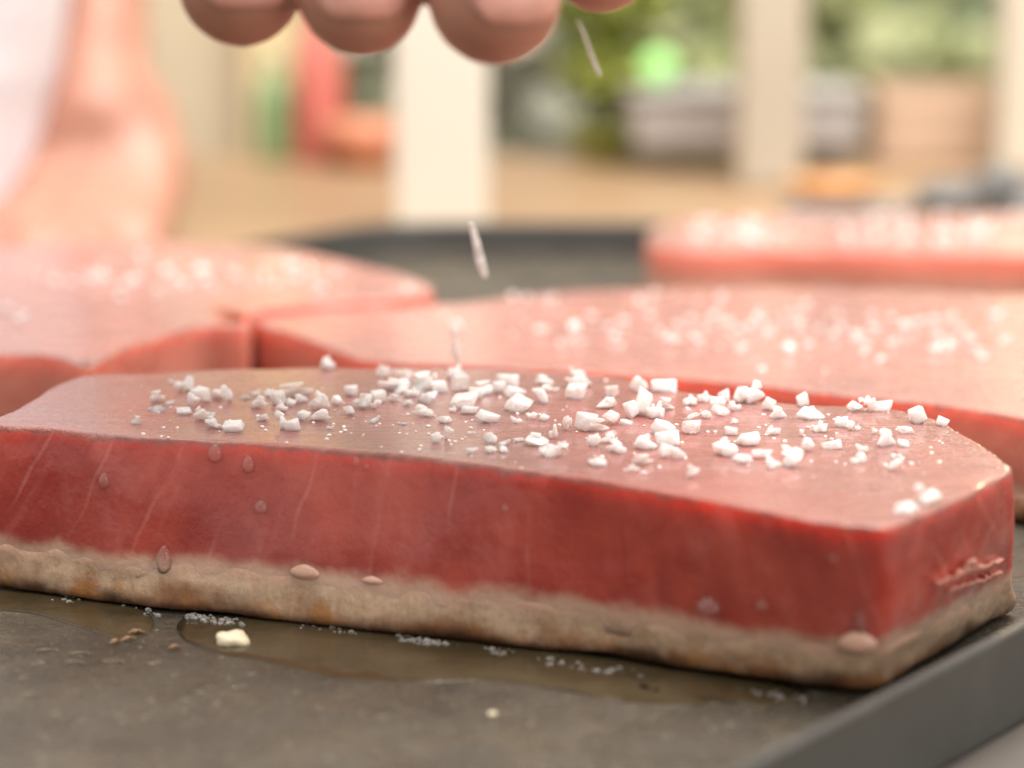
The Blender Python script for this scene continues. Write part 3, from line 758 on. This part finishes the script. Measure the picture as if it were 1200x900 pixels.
# ------------------------------------------------------------------ juice on the side of the nearest steak
def droplet(x, y, wpx, hpx, label, mat, bulge=0.8, seed=0, name='juice_droplet'):
    h = on_front(x, y)
    if not h: return
    c, nrm = h[0], h[1]; s = px_scale(c)
    up = (Vector((0, 0, 1)) - nrm * nrm.z).normalized(); rt = up.cross(nrm)
    bm = bmesh.new(); bmesh.ops.create_icosphere(bm, subdivisions=3, radius=0.5)
    for v in bm.verts:
        a, b, d = v.co.x, v.co.y, v.co.z
        pear = 1.0 - 0.5 * b - 0.5 * b * b                                   # fuller at the lower end
        q = rt * (a * wpx * s * pear) + up * (b * hpx * s) + nrm * (max(d, -0.06) * wpx * s * bulge * pear)
        v.co = c + q
    return tag(from_bm(name, bm, mat, origin=tuple(c)), label, 'droplet', 'juice drops on the side of the nearest steak')
for x, y, ww, hh, lab in ((122, 563, 13, 19, 'small clear droplet on the left part of the red side of the nearest steak'), (252, 531, 18, 24, 'clear droplet hanging at the upper edge, left part of the nearest steak'),
        (291, 544, 15, 22, 'clear heart-shaped droplet just below the upper edge of the nearest steak'), (306, 594, 17, 17, 'round clear bead halfway down the left red side of the nearest steak'),
        (192, 656, 19, 34, 'long clear droplet running over the beige band at the left'), (831, 710, 30, 22, 'clear droplet at the border of red and beige, right of the middle'),
        (893, 709, 16, 14, 'small clear droplet at the border of red and beige near the right'), (1008, 728, 15, 34, 'long clear droplet above the pale bead near the right corner'),
        (1098, 686, 10, 9, 'tiny bright droplet under the torn fibres at the right end'), (417, 541, 9, 13, 'tiny droplet just under the upper edge near the middle left'),
        (430, 547, 6, 7, 'tiniest droplet under the upper edge near the middle left'), (977, 654, 10, 9, 'tiny droplet high on the red side near the right corner'), (592, 596, 9, 10, 'tiny droplet high on the red side at the middle')):
    droplet(x, y, ww, hh, lab, M['drop'])
droplet(357, 670, 38, 18, 'flat pinkish bead of cooked juice on the beige band at the left', M['fatdrop'], 0.35)
droplet(1005, 752, 46, 30, 'big pale bead of cooked juice on the beige band near the right corner', M['fatdrop'], 0.45)
droplet(436, 680, 26, 10, 'small flat bead of cooked juice at the border, left of the middle', M['fatdrop'], 0.3)

bm = bmesh.new()
for _ in range(190):
    k = rnd.random(); x = 1095 + 90 * k + rnd.gauss(-6, 9); y = 497 + 52 * k + rnd.gauss(6, 9)
    p = plane(x, y, t1)
    if not inside(TOPS['front'][2], p.x, p.y): continue
    rr = rnd.uniform(0.8, 2.8) * px_scale(p)
    g = bmesh.ops.create_icosphere(bm, subdivisions=2, radius=rr)
    for v in g['verts']: v.co.z *= 0.45; v.co.x *= 1.4; v.co += p
tag(from_bm('wet_beads', bm, M['drop'], origin=(0.08, 0.42, t1)), 'tiny wet beads glinting gold along the right rim of the nearest steak', 'juice', kind='stuff')

# ------------------------------------------------------------------ oil and foam on the pan
def puddle(pts, label, hgt, seed):
    P = catmull([plane(x, y, 0.0) for x, y in pts], 8); n = len(P)
    c = sum(P, Vector()) / n
    rings = []
    for k, z in ((1.0, -0.00033), (0.95, -0.00022), (0.90, 0.0), (0.84, 0.70 * hgt), (0.76, 0.9 * hgt), (0.66, hgt), (0.64, hgt)):
        rings.append([Vector((c.x + (p.x - c.x) * k, c.y + (p.y - c.y) * k, z + 0.0003 + (0.00012 * noise.noise(p * 120 + Vector((seed, k * 3, 0))) if 0.90 < k < 0.97 else 0))) for p in P])
    tag(from_bm('oil_puddle', ring_mesh(rings), M['puddle'], origin=(c.x, c.y, 0)), label, 'oil puddle')
q = NT('brown_oil'); pp = q.pos()
q.set(Base_Color=q.mix(q.ramp(q.noise(pp, 60, 4), 0.35, 0.65), (0.046, 0.034, 0.017), (0.070, 0.053, 0.029)), Roughness=q.ramp(q.noise(pp, 130, 3), 0.35, 0.7, 0.08, 0.24), IOR=1.46,
      Normal=q.bump(q.noise(pp, 160, 4), 0.35, 0.0010))
M['puddle'] = q.m
puddle([(205, 742), (240, 763), (300, 775), (360, 789), (400, 797), (480, 801), (560, 799), (640, 806), (720, 822), (800, 830), (850, 822), (900, 830), (955, 822), (930, 800), (800, 786), (640, 752), (480, 738), (320, 718), (215, 718)],
       'brown oily puddle along the foot of the nearest steak', 0.00008, 1)
puddle([(-20, 712), (40, 720), (90, 735), (150, 750), (178, 742), (170, 715), (100, 698), (-20, 690)], 'small oily film at the left foot of the nearest steak', 0.00007, 2)
bm = bmesh.new()
def bubble(p, r):
    g = bmesh.ops.create_icosphere(bm, subdivisions=2, radius=r)
    for v in g['verts']: v.co.z *= 0.8; v.co += p
for cx_, cy_, sp, n_, base in ((78, 706, 14, 10, 1), (235, 728, 16, 24, 1), (262, 732, 22, 26, 1), (475, 752, 12, 10, 1), (500, 756, 26, 26, 1), (585, 768, 16, 14, 1), (660, 782, 30, 10, 1), (720, 790, 40, 12, 1), (160, 719, 40, 8, 1), (400, 742, 50, 10, 1), (920, 822, 50, 12, 1)):
    for _ in range(int(n_ * 1.7)):
        x = cx_ + rnd.gauss(0, sp * 0.5); p = plane(x, cy_ + (x - cx_) * 0.11 + rnd.uniform(-6, 2), 0.0); s = px_scale(p)
        p.z += 0.0003; bubble(p, rnd.choice((1.2, 1.5, 2, 2.6, 4.0)) * s)
tag(from_bm('foam_bubbles', bm, M['foam'], origin=(0, 0.4, 0)), 'fine clear bubbles sizzling along the foot of the nearest steak', 'foam', kind='stuff')
bm = bmesh.new()
for _ in range(360):
    x = rnd.uniform(-40, 960); y = rnd.uniform(735, 905) if rnd.random() < 0.6 else rnd.uniform(770, 850)
    if y < 712 + x * 0.105: continue
    p = plane(x, y, 0.0); s = px_scale(p); r = rnd.choice((0.8, 1.0, 1.3, 1.7, 2.4, 3.6)) * s
    g = bmesh.ops.create_icosphere(bm, subdivisions=2, radius=r)
    st = rnd.uniform(0.8, 1.8)
    for v in g['verts']: v.co.x *= st; v.co.z *= 0.35; v.co += p
tag(from_bm('oil_spatter', bm, M['oil'], origin=(0, 0.36, 0)), 'tiny oil beads spattered over the front of the dark pan', 'oil', kind='stuff')
bm = bmesh.new()
for x, y, a, ww in ((150, 752, 0.5, 16), (135, 755, 0.7, 12), (160, 744, 0.1, 18), (205, 762, 0.2, 14)):
    p = plane(x, y, 0.0); s = px_scale(p)
    d = Vector((cos(a), sin(a), 0)) * ww * s * 0.5
    tube(bm, [p - d + Vector((0, 0, .0004)), p + Vector((0, 0, .0008)), p + d + Vector((0, 0, .0004))], (0.0002, 0.0006, 0.0002), n=8, flat=0.6)
tag(from_bm('fish_scraps', bm, plain('cooked_scrap', (0.26, 0.15, 0.08), 0.4, 0.2, 300), origin=tuple(plane(155, 752, 0))), 'brown cooked scraps of fish stuck to the pan at the left', 'food scrap', kind='stuff')
# ring-shaped dried marks
bm = bmesh.new()
for x, y, r in ((54, 764, 13), (92, 768, 14), (133, 778, 14), (280, 808, 9), (85, 778, 12), (36, 815, 10)):
    p = plane(x, y, 0.0003); s = px_scale(p)
    pts = [p + Vector((cos(a), sin(a) * 0.8, 0)) * r * s for a in [0.3 + 0.31 * k for k in range(9)]]
    tube(bm, pts, [0.00012] + [0.00022] * 7 + [0.00012], n=6, flat=0.7)
tag(from_bm('burst_bubble_rings', bm, M['oil'], origin=tuple(plane(90, 770, 0))), 'thin oily rings left by burst bubbles on the pan front', 'oil', kind='stuff')

# ------------------------------------------------------------------ the cook: one body, clothing as children
cook = empty('person', (-0.38, 1.08, -0.92), 'cook in a white shirt sprinkling salt with one hand and leaning on the other', 'person')
TI = [depth(580, -3, 0.386), depth(422, -8, 0.393), depth(282, -20, 0.400)]
fing = []
h_ = bmesh.new()
def chain(bm, pts, r): tube(bm, pts, r, n=16)
i0, m0, r0 = TI
# right hand, palm away from the camera, fingertips down: index, middle, ring, little finger, thumb
chain(h_, [i0, i0 + Vector((-.001, .004, .023)), i0 + Vector((-.008, .022, .047)), Vector((-.030, .452, .180))], (.0113, .0106, .0104, .0112))
chain(h_, [m0, m0 + Vector((-.001, .005, .024)), m0 + Vector((-.007, .022, .050)), Vector((-.051, .460, .187))], (.0107, .0104, .0104, .0114))
chain(h_, [r0, r0 + Vector((-.001, .006, .023)), r0 + Vector((-.006, .023, .047)), Vector((-.071, .468, .185))], (.0110, .0102, .0100, .0110))
chain(h_, [(-.067, .418, .141), (-.068, .424, .158), (-.072, .438, .172), (-.089, .478, .178)], (.0080, .0082, .0084, .0096))
th_tip = depth(704, -48, 0.408)
chain(h_, [th_tip, th_tip + Vector((-.003, .020, .018)), Vector((-.006, .470, .168)), Vector((-.045, .515, .182))], (.0095, .0108, .0118, .0150))
for q_ in ((-.030, .452, .180), (-.051, .460, .187), (-.071, .468, .185), (-.089, .478, .178)):
    chain(h_, [q_, (Vector(q_) + Vector((-.075, .540, .205))) / 2 + Vector((0, 0, .002)), (-.078 - (q_[0] + .06) * -0.25, .540, .205)], (.0118, .0135, .0150))
chain(h_, [(-.045, .515, .182), (-.075, .538, .203)], (.0155, .0165))
WR, EL, SH = Vector((-.085, .552, .212)), Vector((-.285, .715, .262)), Vector((-.455, .845, .455))
chain(h_, [(-.074, .535, .203), WR, WR * 0.6 + EL * 0.4, EL], (.0205, .0235, .033, .040))
hand = remeshed(h_, 0.0014, 4)
# the rest: head, neck, torso, left arm with its hand on the counter, legs
b_ = bmesh.new()
LS, LE, LW = Vector((-.235, 1.10, .455)), Vector((-.205, 1.155, .22)), Vector((-.186, 1.050, .085))
pel, chest, neck, head = Vector((-.362, 1.00, .02)), Vector((-.310, .985, .36)), Vector((-.315, .965, .55)), Vector((-.295, .935, .67))
chain(b_, [pel, pel * .5 + chest * .5, chest, chest + Vector((0, -.01, .10))], (.135, .125, .135, .10))
chain(b_, [SH, chest + Vector((0, 0, .11)), LS], (.055, .085, .055))
chain(b_, [chest + Vector((0, 0, .12)), neck, head + Vector((0, 0, -.06))], (.070, .055, .056))
chain(b_, [head + Vector((.012, -.010, -.055)), head + Vector((0, 0, .0)), head + Vector((-.010, .006, .055))], (.062, .082, .080))
fd = Vector((0.72, -0.69, 0)).normalized(); sd = Vector((0.69, 0.72, 0))
chain(b_, [head + fd * .083 + Vector((0, 0, .012)), head + fd * .100 + Vector((0, 0, -.022))], (.009, .013))            # nose
for s in (-1, 1):
    chain(b_, [head + sd * s * .082 + Vector((0, 0, .02)), head + sd * s * .086 + Vector((0, 0, -.02))], (.014, .010))   # ears
for s in (-1, 1):
    chain(b_, [head + fd * .072 + sd * s * .004 + Vector((0, 0, -.052)), head + fd * .070 + sd * s * .024 + Vector((0, 0, -.050))], (.008, .006))   # lips
chain(b_, [SH, SH * .5 + EL * .5, EL], (.055, .050, .042))
chain(b_, [LS, LS * .5 + LE * .5, LE], (.054, .047, .040))
chain(b_, [LE, LE * .6 + LW * .4, LW, Vector((-.182, 1.005, .036))], (.040, .034, .0225, .026))
for k, (fx, fy, L) in enumerate(((-.012, -.050, .9), (-.003, -.058, 1.0), (.005, -.056, .96), (.013, -.046, .8))):
    kn = Vector((-.182 + (k - 1.5) * .0150, .968, .004))
    chain(b_, [(-.183 + (k - 1.5) * .009, 1.015, .036), (-.180 + (k - 1.5) * .015, .99, .012), kn], (.024, .0190, .0135))
    tip = kn + Vector((fx, fy, 0)) * L; tip.z = Zc + .0082
    chain(b_, [kn, kn * .5 + tip * .5 + Vector((0, 0, .003)), tip], (.0125, .0105, .0085))
chain(b_, [(-.175, 1.01, .030), (-.158, .985, .008), (-.152, .945, Zc + .010)], (.022, .0150, .0095))
for s in (-1, 1):
    hip = pel + sd * s * .085 + Vector((0, 0, -.03)); foot = hip + sd * s * .03; foot.z = -.86
    chain(b_, [hip, (hip + foot) / 2 + fd * .02, foot], (.095, .062, .045))
    chain(b_, [foot + Vector((0, 0, -.02)), foot + fd * .15 + Vector((0, 0, -.025))], (.035, .032))
body = remeshed(b_, 0.006, 3)
me_t = bpy.data.meshes.new('hand'); hand.to_mesh(me_t); hand.free(); body.from_mesh(me_t); bpy.data.meshes.remove(me_t)
from_bm('body', body, M['skin'], cook)
# nails on the three fingers in view, facing the camera
m_nail = plain('nail', (0.68, 0.36, 0.30), 0.25, 0.08, 200, Subsurface_Weight=0.6)
m_nail.node_tree.nodes['Principled BSDF'].inputs['Subsurface Radius'].default_value = (0.003, 0.001, 0.0008)
for c, rr, tw in ((i0, .0113, 0.45), (m0, .0107, 0.10), (r0, .0110, 0.25)):
    bm = bmesh.new(); NA, NH = 11, 9; g = []
    for lay in (0.00045, -0.0012):
        rows = []
        for j in range(NH):
            v_ = -0.55 + 1.0 * j / (NH - 1)                        # along the finger, tip first
            half = 0.78 * math.sqrt(max(0.05, 1 - abs((v_ + 0.02) / 0.60) ** 3.5))
            rows.append([bm.verts.new(c + Vector((0, 0.002 * (v_ + .5), v_ * .0125 + .003)) + Vector((sin(tw + (k / (NA - 1) * 2 - 1) * half), -cos(tw + (k / (NA - 1) * 2 - 1) * half), 0)) * (rr * (1 if v_ > -0.25 else math.sqrt(max(.3, 1 - ((v_ + .25) * 1.4) ** 2))) + lay)) for k in range(NA)])
        g.append(rows)
    for rows in g:
        for j in range(NH - 1):
            for k in range(NA - 1): bm.faces.new((rows[j][k], rows[j][k + 1], rows[j + 1][k + 1], rows[j + 1][k]))
    loop = lambda R: R[0] + [R[j][-1] for j in range(1, NH)] + R[-1][-2::-1] + [R[j][0] for j in range(NH - 2, 0, -1)]
    A, B = loop(g[0]), loop(g[1])
    for k in range(len(A)): bm.faces.new((A[k], A[(k + 1) % len(A)], B[(k + 1) % len(A)], B[k]))
    bmesh.ops.recalc_face_normals(bm, faces=bm.faces)
    from_bm('fingernail', bm, m_nail, cook)
for s in (-1, 1):
    bm = bmesh.new(); bmesh.ops.create_icosphere(bm, subdivisions=3, radius=.012)
    bmesh.ops.translate(bm, verts=bm.verts, vec=head + fd * .068 + sd * s * .030 + Vector((0, 0, .012)))
    from_bm('eye', bm, plain('eye', (0.75, 0.72, 0.70), 0.2), cook)
s_ = bmesh.new()
chain(s_, [pel + Vector((.006, 0, -.005)), pel * .5 + chest * .5 + Vector((.014, 0, 0)), chest, chest + Vector((0, -.01, .10))], (.152, .146, .149, .112))
chain(s_, [SH, chest + Vector((0, 0, .11)), LS], (.064, .096, .064))
chain(s_, [SH, SH * .5 + EL * .5, SH * .15 + EL * .85], (.064, .060, .056))
chain(s_, [LS, LS * .5 + LE * .5, LE * .85 + LS * .15], (.063, .058, .055))
shirt = remeshed(s_, 0.005, 4)
q = NT('white_cotton'); p_ = q.pos()
q.set(Base_Color=(0.82, 0.83, 0.93), Roughness=0.85, Normal=q.bump(q.noise(p_, 9, 4), 0.6, 0.02))
from_bm('shirt', shirt, q.m, cook)
s_ = bmesh.new()
chain(s_, [pel + Vector((-.02, 0, -.10)), pel + Vector((-.01, 0, -.02))], (.142, .140))
for s in (-1, 1):
    hip = pel + sd * s * .085 + Vector((0, 0, -.03)); foot = hip + sd * s * .03; foot.z = -.83
    chain(s_, [hip, (hip + foot) / 2 + fd * .02, foot], (.105, .078, .065))
from_bm('trousers', remeshed(s_, 0.007, 3), plain('beige_cotton', (0.62, 0.55, 0.44), 0.9), cook)
s_ = bmesh.new()
chain(s_, [head + Vector((-.020, .016, .02)), head + Vector((-.012, .008, .068))], (.083, .080))
from_bm('hair', remeshed(s_, 0.005, 2), plain('dark_hair', (0.05, 0.03, 0.02), 0.5), cook)

# ------------------------------------------------------------------ things out of focus behind the pan
def at(x, Y): return (x - 600) / F_PX * (Y * cos(PITCH) + (CAM_H - 0) * sin(PITCH))
def post(name, x0, x1, Y, z0, z1, mat, label, rot=0.0, cat='post'):
    X0, X1 = at(x0, Y), at(x1, Y); w_ = X1 - X0
    e = empty(name, ((X0 + X1) / 2, Y + w_ / 2, z0), label, cat)
    bm = bmesh.new(); box(bm, X0, X1, Y, Y + w_, z0 + 0.0002, z1, 0.003); from_bm('shaft', bm, mat, e, smooth=False)
    bm = bmesh.new(); box(bm, X0 - .004, X1 + .004, Y - .004, Y + w_ + .004, z1, z1 + .02, 0.003); from_bm('cap', bm, mat, e, smooth=False)
    e.rotation_euler.z = rot
    return e
white_paint = plain('white_paint', (0.76, 0.73, 0.65), 0.5, 0.04, 8)
post('wooden_post', 462, 572, 1.02, Zc, 0.62, white_paint, 'cream white square post standing on the counter just behind the pan', 0.0)
post('wooden_post', 866, 942, 1.20, Zc, 0.62, plain('grey_beige_paint', (0.50, 0.45, 0.37), 0.55, 0.06, 8), 'grey beige post farther back on the counter, right of the middle')
post('wooden_post', 1172, 1235, 1.27, Zc, 0.62, plain('pale_grey_paint', (0.60, 0.56, 0.47), 0.55, 0.06, 8), 'pale grey post at the right edge behind the salmon pink crate')
bm = bmesh.new(); box(bm, at(292, 1.70), at(345, 1.70), 1.68, 1.7195, -0.92, 1.3, 0.004)
tag(from_bm('door_frame', bm, plain('yellow_cream_paint', (0.76, 0.60, 0.34), 0.55, 0.05, 8), smooth=False, origin=(at(318, 1.7), 1.7, -.92)), 'yellowish cream upright board against the cream wall behind the bottles', 'board')

def bottle(name, x, ybase, Y, r, h, mat, capmat, label, cat):
    p = Vector((at(x, Y), Y, Zc + .0002)); e = empty(name, p, label, cat)
    bm = bmesh.new(); lathe(bm, p, [(r * .92, 0), (r, .004), (r, h * .55), (r * .92, h * .64), (r * .45, h * .78), (r * .36, h * .86), (r * .36, h * .92)]); from_bm('bottle_body', bm, mat, e)
    bm = bmesh.new(); lathe(bm, p + Vector((0, 0, h * .9)), [(r * .42, 0), (r * .46, .003), (r * .42, h * .12), (r * .2, h * .14)]); from_bm('bottle_cap', bm, capmat, e)
    return e
bottle('green_bottle', 322, 160, 1.34, .0115, .062, plain('green_glaze', (0.27, 0.42, 0.21), 0.25), plain('pale_green_cap', (0.60, 0.62, 0.42), 0.4), 'small green bottle standing on the counter left of the red one', 'bottle')
bottle('sauce_bottle', 374, 165, 1.33, .0150, .095, plain('red_sauce', (0.62, 0.19, 0.16), 0.3), plain('pink_cap', (0.74, 0.42, 0.36), 0.4), 'red sauce bottle standing beside the green bottle on the counter', 'bottle')
e = empty('terracotta_bowl', (at(430, 1.30), 1.30, Zc + .0002), 'orange red bowl between the red bottle and the white post', 'bowl')
bm = bmesh.new(); lathe(bm, e.location, [(.012, 0), (.013, .003), (.021, .014), (.024, .026), (.0228, .026), (.0195, .015), (.011, .006)]); from_bm('bowl_body', bm, plain('orange_red_glaze', (0.66, 0.28, 0.17), 0.35), e)

# plants: pot, stems, single leaves joined into one crown
def plant(name, x, Y, z0, r, h, n, ma, label, pot=None, leaf=0.018, stems=6, cat='plant', trunk=True):
    X = at(x, Y); e = empty(name, (X, Y, z0), label, cat); ph = 0.0
    if pot:
        ph = pot[1]; bm = bmesh.new(); lathe(bm, (X, Y, z0 + .0002), [(pot[0] * .75, 0), (pot[0], ph * .85), (pot[0] * 1.08, ph * .86), (pot[0] * 1.08, ph), (pot[0] * .9, ph), (pot[0] * .85, ph * .9)]); from_bm('pot', bm, pot[2], e)
    bm = bmesh.new()
    for k in range(stems):
        a = 2 * pi * k / stems; q1 = Vector((X + cos(a) * r * .5, Y + sin(a) * r * .5, z0 + ph + h * .75))
        tube(bm, [(X, Y, z0 + ph * .85), (Vector((X, Y, z0 + ph + h * .3)) + q1) / 2, q1], (.004, .003, .0015), n=6)
    from_bm('stem', bm, M['stem'], e)
    bm = bmesh.new(); lr = random.Random(int(x))
    cl = [(lr.uniform(0, 2 * pi), lr.uniform(.25, .85), lr.uniform(.25, .95)) for _ in range(max(8, n // 45))]
    for _ in range(n):
        a, q, zz = lr.choice(cl)
        c = Vector((X + cos(a) * q * r, Y + sin(a) * q * r, z0 + ph + zz * h)) + Vector((lr.gauss(0, r * .16), lr.gauss(0, r * .16), lr.gauss(0, r * .15)))
        d = Vector((lr.gauss(0, 1), lr.gauss(0, 1), lr.gauss(.2, .7))).normalized(); sdv = d.cross(Vector((lr.gauss(0, 1), lr.gauss(0, 1), lr.gauss(0, 1)))).normalized()
        L = leaf * lr.uniform(.6, 1.3); nn = d.cross(sdv)
        v = [bm.verts.new(c), bm.verts.new(c + d * L * .5 + sdv * L * .26 + nn * L * .06), bm.verts.new(c + d * L), bm.verts.new(c + d * L * .5 - sdv * L * .26 + nn * L * .06), bm.verts.new(c + d * L * .5)]
        bm.faces.new((v[0], v[1], v[4])); bm.faces.new((v[1], v[2], v[4])); bm.faces.new((v[2], v[3], v[4])); bm.faces.new((v[3], v[0], v[4]))
    from_bm('crown', bm, ma, e, smooth=False)
    return e
M['stem'] = plain('stem_green', (0.12, 0.14, 0.05), 0.6)
lf_olive = leaf_material('olive_leaf', (0.22, 0.29, 0.06), (0.42, 0.47, 0.12))
lf_dark = leaf_material('dark_leaf', (0.40, 0.41, 0.33), (0.56, 0.56, 0.46))
lf_soft = leaf_material('soft_leaf', (0.36, 0.40, 0.18), (0.52, 0.54, 0.30))  # shrub leaf colours lightened to carry the background haze
terracotta = plain('terracotta', (0.46, 0.34, 0.20), 0.7)
plant('potted_herb', 712, 1.33, Zc, .036, .085, 900, lf_olive, 'bright olive green herb in a small pot on the counter left of the grey trough', (.022, .020, lf_olive), leaf=.016)
plant('garden_shrub', 625, 2.05, -0.92, .20, 1.05, 1600, lf_dark, 'dark grey green shrub beyond the counter, just right of the white post', leaf=.06, cat='shrub')
plant('garden_shrub', 800, 2.6, -0.92, .26, 1.1, 1700, lf_soft, 'pale green shrub beyond the counter, between the bright herb and grey beige post', leaf=.06, cat='shrub')
plant('garden_shrub', 1025, 2.15, -0.92, .24, 1.12, 2200, lf_soft, 'soft yellow green shrub beyond the counter, right of the grey beige post', leaf=.06, cat='shrub')
plant('garden_shrub', 1150, 2.30, -0.92, .20, 1.15, 1600, leaf_material('teal_leaf', (0.18, 0.25, 0.16), (0.34, 0.40, 0.26)), 'dark bluish green shrub beyond the counter behind the salmon pink crate', leaf=.06, cat='shrub')
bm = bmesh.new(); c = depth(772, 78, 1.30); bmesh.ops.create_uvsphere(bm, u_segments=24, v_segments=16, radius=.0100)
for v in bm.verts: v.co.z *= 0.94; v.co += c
e = empty('green_glow_ball', (c.x, c.y, Zc), 'pale green ball glowing as a blurred highlight, on an added stalk beside the herb', 'glowing ball')
q = NT('green_glow'); q.set(Base_Color=(0.35, 0.7, 0.25), Roughness=0.4, Emission_Color=(0.42, 0.86, 0.28), Emission_Strength=0.58)  # ball made up to glow in place of a blurred green highlight
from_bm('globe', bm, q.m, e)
bm = bmesh.new(); lathe(bm, (c.x, c.y, Zc + .0002), [(.018, 0), (.018, .003), (.003, .006), (.002, .012), (.002, c.z - Zc - .0135)]); from_bm('stalk', bm, plain('stalk_metal', (0.30, 0.33, 0.22), 0.4), e)

# pale grey trough on feet, standing on the counter's back
def trough(x0, x1, Y, z0, z1, mat, label):
    X0, X1 = at(x0, Y), at(x1, Y); e = empty('planter_trough', ((X0 + X1) / 2, Y + .04, Zc), label, 'trough')
    bm = bmesh.new(); box(bm, X0, X1, Y, Y + .08, z0, z1 - .004, .004); from_bm('trough_body', bm, mat, e)
    bm = bmesh.new(); box(bm, X0 - .003, X1 + .003, Y - .003, Y + .083, z1 - .004, z1, .0015); from_bm('trough_lip', bm, mat, e, smooth=False)
    for xx in (X0 + .012, X1 - .012):
        bm = bmesh.new(); box(bm, xx - .006, xx + .006, Y + .015, Y + .065, Zc + .0002, z0); from_bm('foot', bm, gz, e, smooth=False)
gz = plain('grey_zinc', (0.44, 0.42, 0.42), 0.5, 0.06, 20)
trough(742, 1010, 1.27, Zc + .012, Zc + .044, gz, 'long pale grey trough on dark feet behind the grey beige post')
# salmon pink crate: slats
e = empty('crate', (at(1085, 1.31), 1.34, Zc), 'salmon pink wooden crate on the counter at the right', 'crate'); sal = plain('salmon_paint', (0.58, 0.42, 0.31), 0.6, 0.08, 20)
X0, X1 = at(1030, 1.31), at(1172, 1.31)
for k in range(3):
    bm = bmesh.new(); box(bm, X0, X1, 1.31, 1.315, Zc + .002 + k * .0145, Zc + .0145 + k * .0145, .001); from_bm('slat', bm, sal, e, smooth=False)
    bm = bmesh.new(); box(bm, X0, X1, 1.365, 1.37, Zc + .002 + k * .0145, Zc + .0145 + k * .0145, .001); from_bm('slat', bm, sal, e, smooth=False)
for xx in (X0, X1 - .006):
    bm = bmesh.new(); box(bm, xx, xx + .006, 1.3153, 1.3647, Zc + .0003, Zc + .044, .001); from_bm('end_board', bm, sal, e, smooth=False)
# orange dish and the second dark pan
p = Vector((at(978, 1.14), 1.14, Zc + .0002)); e = empty('orange_dish', p, 'shallow bright orange dish on the counter behind the farthest steak', 'dish')
bm = bmesh.new(); lathe(bm, p, [(.014, 0), (.016, .003), (.024, .011), (.0245, .012), (.0232, .0122), (.014, .0045)]); from_bm('dish_body', bm, plain('orange_glaze', (0.66, 0.36, 0.17), 0.35), e)
bm = bmesh.new(); lathe(bm, p + Vector((0, 0, .0046)), [(.0142, 0), (.0205, .0062), (.012, .0082), (.003, .0088)]); from_bm('sauce', bm, plain('orange_sauce', (0.72, 0.38, 0.17), 0.3), e)
p = Vector((at(1255, 1.02), 1.04, Zc + .0002)); e = empty('small_pan', p, 'small dark grey frying pan with a thick handle on the counter at the right edge', 'pan')
bm = bmesh.new(); lathe(bm, p, [(.055, 0), (.058, .002), (.066, .018), (.0668, .0185), (.0645, .0183), (.056, .004)], 40); m_sp = plain('worn_steel', (0.17, 0.165, 0.16), 0.5); from_bm('pan_body', bm, m_sp, e)
bm = bmesh.new(); tube(bm, [p + Vector((-.060, -.004, .010)), p + Vector((-.090, -.006, .008)), p + Vector((-.122, -.008, .007))], (.005, .006, .007), n=10); from_bm('handle', bm, m_sp, e)
bm = bmesh.new(); tube(bm, [p + Vector((-.032, .012, .010)), p + Vector((-.026, .010, .020))], (.010, .011), n=12); from_bm('knob', bm, m_sp, e)

# far hedge and pale garden wall that close the view
bm = bmesh.new(); lr = random.Random(5)
for _ in range(5000):
    c = Vector((lr.uniform(-1.2, 3.2), 4.2 + lr.gauss(0, .16), -0.92 + lr.random() ** 0.8 * (0.95 + .15 * noise.noise(Vector((lr.uniform(0, 9), 0, 0))))))
    d = Vector((lr.gauss(0, 1), lr.gauss(0, 1), lr.gauss(.2, .7))).normalized(); sdv = d.cross(Vector((lr.gauss(0, 1), lr.gauss(0, 1), lr.gauss(0, 1)))).normalized(); L = .13 * lr.uniform(.6, 1.3)
    v = [bm.verts.new(c), bm.verts.new(c + d * L * .5 + sdv * L * .3), bm.verts.new(c + d * L), bm.verts.new(c + d * L * .5 - sdv * L * .3)]
    bm.faces.new(v)
tag(from_bm('hedge', bm, lf_soft, smooth=False, origin=(1.0, 4.2, -.92)), 'soft green hedge far behind the counter', 'hedge', kind='stuff')
bm = bmesh.new(); box(bm, -6, 8, 5.0, 5.2, -0.92, 1.9)
tag(from_bm('garden_wall', bm, plain('garden_plaster', (0.62, 0.57, 0.49), 0.85, 0.06, 2, bump=.1), smooth=False, origin=(1, 5.1, -.92)), 'pale plastered garden wall behind the hedge', 'wall')
